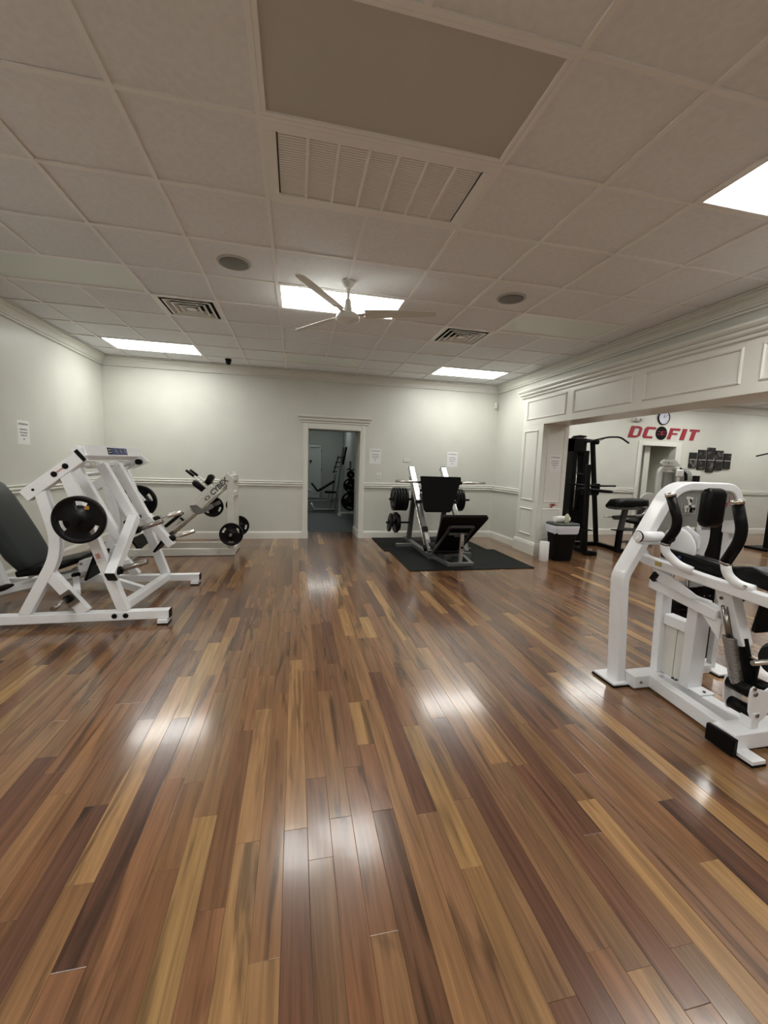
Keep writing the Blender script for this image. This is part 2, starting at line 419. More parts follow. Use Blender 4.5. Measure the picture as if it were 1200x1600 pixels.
for r in range(-8, 10):
    y = gy(r); mb = MB()
    for c in range(-5, 7):
        x0, x1 = max(gx(c), XL), min(gx(c+1), XR)
        mb.bb(x0, x1, y-BW/2, y+BW/2, ZC-0.0065, ZC+0.003)
    emit('grid_bar', mb, GRID, ceil)
mb = MB()
for c in range(8, 21): mb.bb(gx(c)-BW/2, gx(c)+BW/2, YF, YS, ZC-0.004, ZC+0.003)
for r in range(-8, 11): mb.bb(4.28, 12.2, gy(r)-BW/2, gy(r)+BW/2, ZC-0.0035, ZC+0.003)
tag(emit('side_room_grid_bars', mb, GRID, ceil), kind='stuff')

# ---- mouldings
CROWN = [(0, 0), (0.115, 0), (0.115, -0.014), (0.100, -0.016), (0.100, -0.023), (0.110, -0.030), (0.106, -0.040), (0.088, -0.044), (0.088, -0.052), (0.072, -0.058), (0.052, -0.076), (0.042, -0.096),
         (0.036, -0.098), (0.036, -0.104), (0.048, -0.108), (0.046, -0.118), (0.026, -0.121), (0.026, -0.128), (0.036, -0.132), (0.032, -0.144), (0, -0.146)]
RAIL = [(0, 1.054), (0.018, 1.054), (0.026, 1.048), (0.026, 1.038), (0.018, 1.031), (0.006, 1.030), (0.006, 1.024), (0.024, 1.022), (0.034, 1.012), (0.034, 1.002), (0.024, 0.993),
        (0.006, 0.992), (0.006, 0.986), (0.022, 0.984), (0.028, 0.976), (0.028, 0.964), (0.020, 0.956), (0, 0.955)]
BASE = [(0, 0.0), (0.018, 0.0), (0.018, 0.105), (0.012, 0.120), (0.008, 0.132), (0, 0.135)]
CORN = [(0, 0.0), (0.016, 0.0), (0.030, 0.010), (0.030, 0.026), (0.016, 0.030), (0.016, 0.038), (0.040, 0.042), (0.056, 0.056), (0.056, 0.072), (0.040, 0.077), (0.040, 0.084), (0.062, 0.090), (0.082, 0.110), (0.082, 0.132), (0, 0.132)]
def mould(mb, prof, a, b, nrm, z0=0.0, ends=(0, 0)):
    """extrude profile (d,z) from a to b, d along nrm; ends mitre: +1 shrink with d, -1 grow with d"""
    a = Vector((*a, 0)); b = Vector((*b, 0)); n = Vector((*nrm, 0)); d = (b-a).normalized()
    r0 = [a+n*p[0]+d*p[0]*ends[0]+Vector((0, 0, z0+p[1])) for p in prof]
    r1 = [b+n*p[0]-d*p[0]*ends[1]+Vector((0, 0, z0+p[1])) for p in prof]
    return mb.loft([r0, r1], False)
cr = MB()
mould(cr, CROWN, (XL, YF), (XL, YB), (1, 0), ZC, (1, 1)); mould(cr, CROWN, (XL, YB), (XR, YB), (0, -1), ZC, (1, 1))
mould(cr, CROWN, (XR, YB), (XR, YF), (-1, 0), ZC, (1, 1)); mould(cr, CROWN, (4.28, YS), (12.2, YS), (0, -1), ZC, (1, 1))
struct('trim_1', cr, TRIM)
rl = MB()
mould(rl, RAIL, (XL, YF), (XL, YB), (1, 0), 0, (1, 1)); mould(rl, RAIL, (XL, YB), (0.13, YB), (0, -1), 0, (1, 0))
mould(rl, RAIL, (1.255, YB), (XR, YB), (0, -1), 0, (0, 1)); mould(rl, RAIL, (XR, YB), (XR, 6.50), (-1, 0), 0, (1, 0))
mould(rl, RAIL, (4.28, YS), (7.46, YS), (0, -1)); mould(rl, RAIL, (8.62, YS), (12.2, YS), (0, -1))
struct('trim_2', rl, TRIM)
struct('baseboard_left', mould(MB(), BASE, (XL, YF), (XL, YB), (1, 0), 0, (1, 1)), TRIM)
bk = MB(); mould(bk, BASE, (XL, YB), (0.13, YB), (0, -1), 0, (1, 0)); mould(bk, BASE, (1.255, YB), (XR, YB), (0, -1), 0, (0, 1))
mould(bk, BASE, (1.175, 7.66), (1.175, 8.3), (-1, 0)); mould(bk, BASE, (0.215, 8.3), (0.215, 7.66), (1, 0))
struct('baseboard_back', bk, TRIM)
struct('baseboard_right', mould(MB(), BASE, (XR, YB), (XR, 6.50), (-1, 0), 0, (1, 0)), TRIM)
sb = MB(); mould(sb, BASE, (4.28, YS), (7.46, YS), (0, -1)); mould(sb, BASE, (8.62, YS), (12.2, YS), (0, -1))
struct('baseboard_side_room', sb, TRIM)

# ---- door casing, far wall
dc = MB()
for x0, x1 in ((0.130, 0.222), (1.168, 1.262)):
    dc.bb(x0, x1, YB-0.022, YB, 0.0, 2.10); dc.bb(x0+0.03, x1-0.012, YB-0.030, YB-0.022, 0.16, 2.10)
    dc.bb(x0-0.004, x1+0.004, YB-0.034, YB, 0, 0.16)
dc.bb(0.222, 1.168, YB-0.020, YB, 2.015, 2.10)
dc.bb(0.205, 0.222, YB-0.02, YB+0.05, 0, 2.015); dc.bb(1.166, 1.185, YB-0.02, YB+0.05, 0, 2.015); dc.bb(0.222, 1.168, YB-0.02, YB+0.05, 2.005, 2.025)
struct('door_1', dc, TRIM, 0.003)
ct = MB(); cz = 2.105
mould(ct, CORN, (0.105, YB), (1.29, YB), (0, -1), cz, (-1, -1))
mb2 = MB(); struct('trim_3', ct, TRIM)
# ---- side-room door casing
d2 = MB(); d2.bb(7.46, 7.565, YS-0.02, YS, 0, 2.04); d2.bb(8.485, 8.62, YS-0.02, YS, 0, 2.04); d2.bb(7.46, 8.62, YS-0.02, YS, 2.035, 2.115)
d2.bb(7.55, 7.575, YS-0.02, YS+0.15, 0, 2.035); d2.bb(8.475, 8.495, YS-0.02, YS+0.15, 0, 2.035); d2.bb(7.55, 8.495, YS-0.02, YS+0.15, 2.02, 2.04)
struct('door_2', d2, TRIM, 0.003)

# ---- cased opening: pilaster, header, panels
XP = 3.85
cp = MB()
cp.bb(XP, 4.32, 5.95, 6.56, 0, 2.132)          # pilaster
cp.bb(XP, 4.32, -0.6, 6.56, 2.132, 2.615)      # header
cp.bb(XP, 4.32, -1.2, -0.6, 0, 2.615)
opening = struct('trim_4', cp, TRIM, 0.003)
def panel(y0, y1, z0, z1):
    """picture-frame moulding on the room face with a sunk field"""
    mb = MB(); w_ = 0.028
    P = [(0, 0), (w_, 0), (w_, 0.006), (w_*0.6, 0.016), (w_*0.25, 0.012), (0, 0.004)]
    # loop of four mitred sides: q = distance inward, h = height off the face
    def pt(i, q, h):
        c = [(y0+q, z0+q), (y1-q, z0+q), (y1-q, z1-q), (y0+q, z1-q)][i % 4]
        return Vector((XP-h, c[0], c[1]))
    for i in range(4):
        mb.loft([[pt(i, q, h) for q, h in P], [pt(i+1, q, h) for q, h in P]], False, False)
    return emit('panel_moulding', mb, TRIM, opening)
for a, b in ((5.42, 6.45), (4.21, 5.27), (3.0, 4.06), (1.80, 2.85), (0.6, 1.65), (-0.55, 0.45)): panel(a, b, 2.228, 2.55)
panel(6.075, 6.475, 0.885, 2.055); panel(6.075, 6.475, 0.305, 0.76)
def jpanel(x0, x1, z0, z1):
    mb = MB(); w_ = 0.022; P = [(0, 0), (w_, 0), (w_, 0.005), (w_*0.5, 0.010), (0, 0.003)]
    def pt(i, q, h):
        c = [(x0+q, z0+q), (x1-q, z0+q), (x1-q, z1-q), (x0+q, z1-q)][i % 4]
        return Vector((c[0], 5.95-h, c[1]))
    for i in range(4): mb.loft([[pt(i, q, h) for q, h in P], [pt(i+1, q, h) for q, h in P]], False, False)
    return emit('panel_moulding', mb, TRIM, opening)
jpanel(3.94, 4.26, 0.88, 2.07); jpanel(3.94, 4.26, 0.28, 0.78)
pl = MB()
PLN = [(0, 0), (0.028, 0), (0.028, 0.165), (0.020, 0.180), (0.020, 0.19), (0.010, 0.205), (0, 0.212)]
mould(pl, PLN, (XP, 6.56), (XP, 5.95), (-1, 0), 0, (-1, -1)); mould(pl, PLN, (XP, 5.95), (4.32, 5.95), (0, -1), 0, (-1, -1))
mould(pl, PLN, (4.32, 5.95), (4.32, 6.56), (1, 0), 0, (-1, -1)); mould(pl, PLN, (XR, 6.56), (XP, 6.56), (0, 1), 0, (0, -1))
emit('plinth', pl, TRIM, opening)
co = MB(); mould(co, CORN, (XP, 6.60), (XP, -1.2), (-1, 0), 2.60, (-1, -1)); mould(co, CORN, (XR, 6.60), (XP, 6.60), (0, 1), 2.60, (0, -1))
co.bb(XP, XR, -1.2, 6.60, 2.60, 2.73)
struct('trim_5', co, TRIM)

# ================================================================== CEILING FIXTURES
def ceiling_light(x0, y0, lit, label, m_lit=LIT, m_un=UNLIT, group=None):
    x1, y1 = x0+2*G, y0+G
    t = thing('ceiling_light', ((x0+x1)/2, (y0+y1)/2, ZC-0.006), label, 'ceiling light', group)
    f = MB(); b = BW/2; w_ = 0.022
    for a in ((x0+b, x1-b, y0+b, y0+b+w_), (x0+b, x1-b, y1-b-w_, y1-b), (x0+b, x0+b+w_, y0+b+w_, y1-b-w_), (x1-b-w_, x1-b, y0+b+w_, y1-b-w_)):
        f.bb(a[0], a[1], a[2], a[3], ZC-0.006, ZC+0.03)
    emit('frame', f, GRID, t, 0.002, seg=1)
    emit('diffuser', MB().bb(x0+b+w_, x1-b-w_, y0+b+w_, y1-b-w_, ZC+0.004, ZC+0.010), m_lit if lit else m_un, t)
    return t
LAB = {(0, 0): 'large unlit ceiling panel right above the return air grille, nearest the camera', (4, 0): 'bright ceiling light panel at the right edge above the header',
       (-4, 0): 'lit ceiling panel at the near left of the room, out of view', (0, 4): 'bright ceiling light panel directly behind the ceiling fan',
       (-4, 4): 'unlit ceiling light panel near the left wall', (4, 4): 'unlit ceiling light panel near the cased opening, right of the square diffuser',
       (-4, 8): 'bright ceiling light panel in the far left corner', (4, 8): 'bright ceiling light panel near the far right corner',
       (0, 8): 'unlit ceiling light panel above the far doorway wall', (0, -4): 'lit ceiling panel behind the camera',
       (-4, -4): 'unseen ceiling panel behind the camera on the left, lit to brighten the ceiling', (4, -4): 'unseen ceiling panel behind the camera on the right, lit to brighten the ceiling', (0, -8): 'unlit ceiling panel at the wall behind the camera'}
for c0, r0, lit in lights:
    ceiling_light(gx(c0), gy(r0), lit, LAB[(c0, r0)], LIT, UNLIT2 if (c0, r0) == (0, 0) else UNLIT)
for k, (c, r) in enumerate([(9, 8), (13, 4), (9, 0), (13, 8), (9, 4), (16, 0), (17, 8)]):
    ceiling_light(gx(c), gy(r), 1, 'lit ceiling panel of the side room hidden behind the header', LITS, group='side room ceiling panels')
ceiling_light(0.30, 14.0, 1, 'lit ceiling panel deep in the back room', LITB)
ceiling_light(-1.2, 10.5, 1, 'unseen ceiling panel behind the doorway wall, added to brighten the back room', LITB)  # extra out-of-view light, added to lift the dark back room

# return air grille
x0, x1, y0, y1 = gx(0)+BW/2, gx(2)-BW/2, gy(1)+BW/2, gy(2)-BW/2
t = thing('return_air_grille', ((x0+x1)/2, (y0+y1)/2, ZC-0.01), 'wide white louvred return air grille in the ceiling', 'air grille')
f = MB(); z0, z1 = ZC-0.008, ZC+0.004
f.bb(x0, x1, y0, y0+0.055, z0, z1); f.bb(x0, x1, y1-0.055, y1, z0, z1); f.bb(x0, x0+0.06, y0+.055, y1-.055, z0, z1); f.bb(x1-0.06, x1, y0+.055, y1-.055, z0, z1)
xs = [x0+0.06+(x1-x0-0.12)*i/7 for i in range(8)]
for x in xs[1:-1]: f.bb(x-0.008, x+0.008, y0+.055, y1-.055, z0+.002, z1)
emit('frame', f, GRID, t, 0.0015, seg=1)
emit('duct', MB().bb(x0+.02, x1-.02, y0+.02, y1-.02, ZC+0.03, ZC+0.04), mat('duct_grey', (0.16, 0.15, 0.14), 0.8), t)
N = 27; lv = None; yy0, yy1 = y0+0.058, y1-0.058
for i in range(N):
    y = yy0+(yy1-yy0)*(i+.5)/N
    if lv is None:
        lm = MB()
        rot = Matrix.Rotation(R(-3), 3, 'X')
        for j in range(7): lm.box(((xs[j]+xs[j+1])/2, y, ZC+0.002), (xs[j+1]-xs[j]-0.016, 0.0125, 0.0022), rot)
        lv = emit('louvre', lm, GRID, t)
        base = lv.location.copy(); yb = y
    else:
        c = lv.copy(); COL.objects.link(c); c.location = base+Vector((0, y-yb, 0))

# square diffusers
def diffuser(c, r, label):
    cx, cy = gx(c)+G/2, gy(r)+G/2
    t = thing('air_diffuser', (cx, cy, ZC-0.02), label, 'air vent')
    def ring(mb, h0, h1, zz0, zz1, th=0.004):
        # sloped square ring from half-size h0 at zz0 to h1 at zz1
        def sq(h, z): return [Vector((cx+a*h, cy+b*h, z)) for a, b in ((-1, -1), (1, -1), (1, 1), (-1, 1))]
        a, b, c_, d = sq(h0, zz0), sq(h1, zz1), sq(h1, zz1+th), sq(h0, zz0+th)
        for i in range(4):
            j = (i+1) % 4
            mb.faces([a[i], a[j], b[j], b[i], d[i], d[j], c_[j], c_[i]], [(0, 1, 2, 3), (4, 7, 6, 5), (0, 4, 5, 1), (3, 2, 6, 7)])
        return mb
    H = G/2-BW/2
    emit('frame', ring(MB(), H, H-0.035, ZC-0.006, ZC-0.006, 0.008), PLAST, t)
    emit('duct', MB().bb(cx-H+.02, cx+H-.02, cy-H+.02, cy+H-.02, ZC+0.045, ZC+0.05), HOLE, t)
    for h in (0.228, 0.165, 0.102): emit('vane', ring(ring(MB(), h-0.016, h-0.045, ZC-0.012, ZC+0.020), h, h-0.016, ZC-0.013, ZC-0.012), PLAST, t)
    emit('centre_plate', MB().bb(cx-.045, cx+.045, cy-.045, cy+.045, ZC-0.012, ZC-0.006), PLAST, t)
diffuser(-2, 5, 'square louvred air diffuser left of the fan, beside the round speaker')
diffuser(3, 5, 'square louvred air diffuser right of the fan')
def speaker(x, y, label):
    t = thing('ceiling_speaker', (x, y, ZC-0.008), label, 'speaker')
    emit('rim', MB().lathe([(0.133, 0.010), (0.133, 0.0), (0.128, -0.006), (0.115, -0.006), (0.112, 0.0), (0.112, 0.010)], (x, y, ZC-0.001), seg=40), LGREY, t)
    emit('grille', MB().lathe([(0.112, 0.0), (0.112, -0.004), (0.05, -0.006), (0.002, -0.0065)], (x, y, ZC), seg=40), SPK, t)
speaker(-0.497, 3.703, 'round ceiling speaker left of the fan')
speaker(1.955, 3.70, 'round ceiling speaker right of the fan')
t = thing('security_camera', (-1.06, 7.15, ZC-0.09), 'small black dome camera on the ceiling by the far wall', 'camera')
emit('mount', MB().lathe([(0.050, 0.0), (0.050, -0.014), (0.044, -0.022)], (-1.06, 7.15, ZC-0.003)), BPOW, t)
emit('dome', MB().lathe([(0.044, -0.022), (0.043, -0.045), (0.036, -0.066), (0.020, -0.080), (0.003, -0.086)], (-1.06, 7.15, ZC-0.003)), IRON, t)
t = thing('motion_sensor', (3.80, 7.56, 2.56), 'small white motion sensor high in the far right corner', 'sensor')
emit('housing', MB().box((3.83, 7.57, 2.615), (0.05, 0.045, 0.11), Matrix.Rotation(R(35), 3, 'Z')), PLAST, t, 0.006)
emit('lens', MB().box((3.815, 7.548, 2.60), (0.034, 0.008, 0.05), Matrix.Rotation(R(35), 3, 'Z')), LGREY, t)

# fan
fx, fy = 0.44, 3.77
t = thing('ceiling_fan', (fx, fy, 2.65), 'white three-blade ceiling fan on a short rod', 'ceiling fan')
emit('canopy', MB().lathe([(0.052, 0.0), (0.056, -0.01), (0.052, -0.03), (0.034, -0.055), (0.022, -0.062)], (fx, fy, ZC-0.004)), PLAST, t)
emit('rod', MB().tube([(fx, fy, ZC-0.06), (fx, fy, 2.80)], 0.0125), PLAST, t)
emit('coupling', MB().lathe([(0.016, 0.12), (0.024, 0.115), (0.036, 0.03), (0.040, 0.0)], (fx, fy, 2.725)), PLAST, t)
emit('motor', MB().lathe([(0.03, 0.075), (0.078, 0.068), (0.102, 0.050), (0.106, 0.018), (0.098, 0.006), (0.060, 0.0), (0.055, -0.008), (0.003, -0.012)], (fx, fy, 2.655), seg=36), PLAST, t)
for ang in (-16, 124, 236):
    a = R(ang); d = Vector((math.cos(a), math.sin(a), 0)); s_ = Vector((-d.y, d.x, 0)); hub = Vector((fx, fy, 2.705))
    th = 0.006
    def bl(rr, w_, tw, dz): 
        u = s_*math.cos(tw)-Vector((0, 0, 1))*math.sin(tw); p = hub+d*rr+Vector((0, 0, dz)); n_ = d.cross(u)
        return [p-u*w_*.5-n_*th*.5, p+u*w_*.5-n_*th*.5, p+u*w_*.5+n_*th*.5, p-u*w_*.5+n_*th*.5]
    br_ = emit('blade', MB().loft([bl(0.15, 0.115, 0.30, 0.015), bl(0.30, 0.118, 0.26, 0.018), bl(0.5, 0.105, 0.2, 0.02), bl(0.68, 0.090, 0.15, 0.022), bl(0.755, 0.075, 0.13, 0.024), bl(0.775, 0.045, 0.12, 0.024)], False), PLAST, t, 0.002)
    emit('blade_bracket', MB().loft([bl(0.09, 0.05, 0.1, 0.005), bl(0.15, 0.04, 0.2, 0.012), bl(0.21, 0.075, 0.28, 0.012)], False), PLAST, t, 0.002)

# ================================================================== WALL ITEMS
def notice(c, ex, wd, ht, label, tilt=0.0):
    """sheet of paper: c centre on the wall, ex horizontal direction of reading, normal = ex x z"""
    ex = Vector(ex); ez = Vector((0, 0, 1)); n = ex.cross(ez)
    if tilt: 
        M_ = Matrix.Rotation(R(tilt), 3, n); ex = M_@ex; ez = M_@ez
    c = Vector(c); t = thing('paper_notice', c-ez*ht/2, label, 'notice', 'printed notices')
    mb = MB(); mb.prism([(-wd/2, -ht/2), (wd/2, -ht/2), (wd/2, ht/2), (-wd/2, ht/2)], c+n*0.0004, ex, ez, 0.0012)
    emit('sheet', mb, PAPER, t)
    for i, (s_, sz, z_) in enumerate([('ATTENTION', 0.030, 0.34), ('PLEASE RERACK', 0.019, 0.12), ('YOUR WEIGHTS', 0.019, -0.01), ('THANK YOU', 0.019, -0.13)]):
        text('lettering', s_, sz*wd/0.216, c+n*0.0022+ez*ht*z_, ex, ez, INK, t, 0.0006, offset=0.0006)
    emit('printed_mark', MB().lathe([(0.010, 0.0), (0.010, 0.0008)], c+n*0.0018-ez*ht*0.28, n, seg=10), INK, t)
    return t
notice((1.462, YB, 1.555), (1, 0, 0), 0.216, 0.278, 'white paper notice on the far wall just right of the doorway')
notice((2.995, YB, 1.545), (1, 0, 0), 0.216, 0.290, 'white paper notice on the far wall above the dark sled machine')
notice((XL, 5.55, 1.645), (0, 1, 0), 0.216, 0.270, 'white paper notice on the left wall')
notice((4.105, 5.95, 1.52), (1, 0, 0), 0.205, 0.265, 'paper notice on the pilaster side above the waste bin')
t = thing('switch_plate', (1.527, YB, 1.125), 'white double switch plate beside the doorway', 'switch')
emit('plate', MB().bb(1.47, 1.585, YB-0.008, YB, 1.128, 1.245), PLAST, t, 0.003)
for x in (1.503, 1.552): emit('rocker', MB().bb(x-0.016, x+0.016, YB-0.012, YB-0.008, 1.155, 1.218), PLAST, t, 0.002)
for x in (1.503, 1.552): emit('slot', MB().bb(x-0.012, x+0.012, YB-0.0135, YB-0.012, 1.180, 1.187), INK, t)
t = thing('blank_wall_plate', (2.065, YB, 1.465), 'small blank white wall plate between two notices', 'wall plate')
emit('plate', MB().bb(2.005, 2.125, YB-0.010, YB, 1.467, 1.535), PLAST, t, 0.003)
emit('screw', MB().lathe([(0.004, 0), (0.004, 0.001)], (2.02, YB-0.010, 1.50), (0, -1, 0), 8), LGREY, t)
emit('screw', MB().lathe([(0.004, 0), (0.004, 0.001)], (2.11, YB-0.010, 1.50), (0, -1, 0), 8), LGREY, t)

# red scrape mark sticker on the pilaster
t = MB()
for a, b in (((4.075, 0.80), (4.16, 0.87)), ((4.09, 0.865), (4.15, 0.825)), ((4.06, 0.845), (4.19, 0.840)), ((4.10, 0.79), (4.13, 0.86))):
    t.bar((a[0], 5.938, a[1]), (b[0], 5.938, b[1]), 0.001, 0.012, (0, 1, 0))
tag(emit('red_ribbon', t, mat('red_ribbon', (0.35, 0.02, 0.02), 0.5)), 'small red scribble-like ribbon stuck above the waste bin', 'ribbon')

# side-room sign
YSF = YS-0.001
t = thing('wall_sign', (8.13, YSF, 2.15), 'red and silver slanted lettering with a round black emblem over the side doorway', 'sign')
def letter(strokes, x0, wd, z0=2.18, ht=0.25, sl=0.30):
    for k, (matl, grow, dep) in enumerate(((SIGREY, 0.010, 0.006), (RED, 0.0, 0.010))):
        mb = MB()
        for poly in strokes:
            pts = [(x0+px*wd+sl*(pz*ht), z0+pz*ht) for px, pz in poly]
            if grow:
                pts = [(x+0.010, z-0.008) for x, z in pts]
            mb.prism([(x, z) for x, z in pts], (0, YSF-dep*0, 0), (1, 0, 0), (0, 0, 1), dep)
        o = emit('letter_backing' if grow else 'letter', mb, matl, t)  # silver backing layer, offset behind the red letter
        o['label'] = 'silver edge behind a red letter' if grow else 'red slanted letter'
rc = lambda a, b, c, d: [(a, c), (b, c), (b, d), (a, d)]
letter([rc(0, .34, 0, 1), rc(.3, .72, .82, 1), rc(.3, .72, 0, .18), [(.72, 0), (.9, .12), (1, .2), (1, .8), (.9, .92), (.72, 1), (.72, .8), (.78, .75), (.78, .25), (.72, .2)]], 7.16, 0.30)
letter([[(.15, 0), (.35, 0), (.35, 1), (.15, 1), (0, .85), (0, .15)], rc(.35, 1, .8, 1), rc(.35, .95, 0, .18)], 7.53, 0.28)
letter([rc(0, .32, 0, 1), rc(.32, 1, .8, 1), rc(.32, .85, .42, .58)], 8.20, 0.27)
letter([rc(0, 1, 0, 1)], 8.54, 0.12)
letter([rc(0, 1, .8, 1), rc(.28, .68, 0, .8)], 8.74, 0.27)
em = emit('emblem', MB().lathe([(0.150, 0), (0.150, 0.012), (0.146, 0.014)], (8.035, YSF, 2.305), (0, -1, 0), 36), IRON, t)
for z_ in (2.275, 2.335): emit('emblem_stripe', MB().bb(7.915, 8.155, YSF-0.016, YSF-0.013, z_-0.006, z_+0.006), RED, em)
emit('emblem_bolt', MB().prism([(0, -.07), (.035, .0), (.01, .0), (.03, .07), (-.03, -.005), (.0, -.005)], (8.035, YSF-0.014, 2.305), (1, 0, 0), (0, 0, 1), 0.003), RED, em)
# clock
t = thing('wall_clock', (8.05, YSF, 2.49), 'round white wall clock with a black rim above the emblem', 'clock')
emit('rim', MB().lathe([(0.155, 0), (0.155, 0.03), (0.148, 0.035), (0.140, 0.030), (0.140, 0)], (8.05, YSF, 2.645), (0, -1, 0), 36), BPOW, t)
emit('face', MB().lathe([(0.140, 0.0), (0.140, 0.018)], (8.05, YSF, 2.645), (0, -1, 0), 36), mat('clock_face', (0.62, 0.64, 0.74), 0.4), t)
for k in range(12):
    a = R(30*k); p = Vector((8.05+0.115*math.sin(a), YSF-0.0185, 2.645+0.115*math.cos(a)))
    emit('hour_mark', MB().box(p, (0.010, 0.002, 0.026), Matrix.Rotation(a, 3, 'Y')), INK, t)
emit('hour_hand', MB().bar((8.05, YSF-0.021, 2.645), (8.055, YSF-0.021, 2.715), 0.002, 0.012, (0, 1, 0)), INK, t)
emit('minute_hand', MB().bar((8.04, YSF-0.023, 2.64), (8.13, YSF-0.023, 2.70), 0.002, 0.008, (0, 1, 0)), INK, t)
t = thing('emergency_light', (7.35, YSF, 2.52), 'white emergency light box left of the clock', 'emergency light')
emit('housing', MB().bb(7.24, 7.46, YSF-0.06, YSF, 2.53, 2.62), PLAST, t, 0.006)
for x in (7.29, 7.41): emit('lamp', MB().lathe([(0.02, 0), (0.032, 0.03), (0.032, 0.04), (0.02, 0.045)], (x, YSF-0.06, 2.565), (0, -1, 0.2), 14), LGREY, t)
# canvases
for k, (a, b, z0, z1, lb) in enumerate([(8.87, 9.07, 1.56, 1.91, 'leftmost small panel of the five-part dark canvas print'), (9.11, 9.33, 1.52, 1.98, 'second panel from the left of the five-part dark canvas print'),
        (9.37, 9.58, 1.47, 2.04, 'tallest middle panel of the five-part dark canvas print'), (9.61, 9.82, 1.52, 1.98, 'second panel from the right of the five-part dark canvas print'), (9.86, 10.06, 1.56, 1.92, 'rightmost small panel of the five-part dark canvas print')]):
    t = thing('canvas_print', ((a+b)/2, YSF, z0), lb, 'wall art', 'five-part canvas print')
    emit('canvas', MB().bb(a, b, YSF-0.03, YSF, z0, z1), CANVAS, t, 0.002)
    emit('printed_line', MB().bb(a+.004, b-.004, YSF-0.0315, YSF-0.030, 1.742, 1.756), LGREY, t)
t = thing('dispenser', (9.05, YSF, 1.28), 'white wall dispenser with a black front below the canvas print', 'dispenser')
emit('backplate', MB().bb(8.97, 9.24, YSF-0.012, YSF, 1.20, 1.50), PLAST, t, 0.003)
emit('body', MB().bb(9.02, 9.16, YSF-0.09, YSF-0.012, 1.24, 1.38), BPOW, t, 0.012)

# ================================================================== WEIGHT PLATES
def plate_mesh(r, th, holes=True):
    k = r/0.185; N_ = 48
    rad = [0.026, 0.050*k, 0.060*k, 0.112*k, 0.145*k, 0.158*k, 0.172*k, 0.185*k]
    hgt = [0.5, 0.5, 0.22, 0.22, 0.22, 0.28, 0.5, 0.40]
    bm = bmesh.new(); F, B = [], []
    for q, h in zip(rad, hgt):
        F.append([bm.verts.new((q*math.cos(2*math.pi*i/N_), -h*th, q*math.sin(2*math.pi*i/N_))) for i in range(N_)])
        B.append([bm.verts.new((q*math.cos(2*math.pi*i/N_), h*th, q*math.sin(2*math.pi*i/N_))) for i in range(N_)])
    def hole(i): 
        return holes and (i % 16) < 5
    for a in range(len(rad)-1):
        for i in range(N_):
            j = (i+1) % N_
            if a == 3 and hole(i):
                if not hole((i-1) % N_): bm.faces.new([F[a][i], F[a+1][i], B[a+1][i], B[a][i]])
                if not hole(j): bm.faces.new([F[a][j], B[a][j], B[a+1][j], F[a+1][j]])
                bm.faces.new([F[a][i], B[a][i], B[a][j], F[a][j]]); bm.faces.new([F[a+1][i], F[a+1][j], B[a+1][j], B[a+1][i]])
                continue
            for LL in (F, B):
                f = bm.faces.new([LL[a][i], LL[a][j], LL[a+1][j], LL[a+1][i]]); f.smooth = True
    for i in range(N_):
        j = (i+1) % N_
        f = bm.faces.new([F[-1][i], F[-1][j], B[-1][j], B[-1][i]]); f.smooth = True
        bm.faces.new([F[0][j], F[0][i], B[0][i], B[0][j]])
    bmesh.ops.recalc_face_normals(bm, faces=bm.faces[:])
    me = bpy.data.meshes.new('weight_plate'); bm.to_mesh(me); bm.free(); me.materials.append(IRON); return me
PM = {'big': plate_mesh(0.185, 0.045), 'mid': plate_mesh(0.165, 0.036), 'small': plate_mesh(0.092, 0.026, False)}
PR = {'big': 0.185, 'mid': 0.165, 'small': 0.092}
ring_mb = MB(); ring_mb.lathe([(0.026, -0.024), (0.040, -0.024), (0.040, 0.024), (0.026, 0.024)], (0, 0, 0), (0, 1, 0), 24)
bmesh.ops.recalc_face_normals(ring_mb.bm, faces=ring_mb.bm.faces[:]); ring_me = bpy.data.meshes.new('hub_ring'); ring_mb.bm.to_mesh(ring_me); ring_me.materials.append(BPOW)
plate0 = None
def plate(kind, c, label, group, rot=(0, 0, 0), scale=1.0):
    o = bpy.data.objects.new('weight_plate', PM[kind]); COL.objects.link(o); o.location = c; o.rotation_euler = [R(a) for a in rot]
    o.scale = (scale, 1, scale); WLOC[o.name] = Vector(c)
    h = bpy.data.objects.new('hub_ring', ring_me); COL.objects.link(h); h.parent = o
    tag(o, label, 'weight plate', group); return o

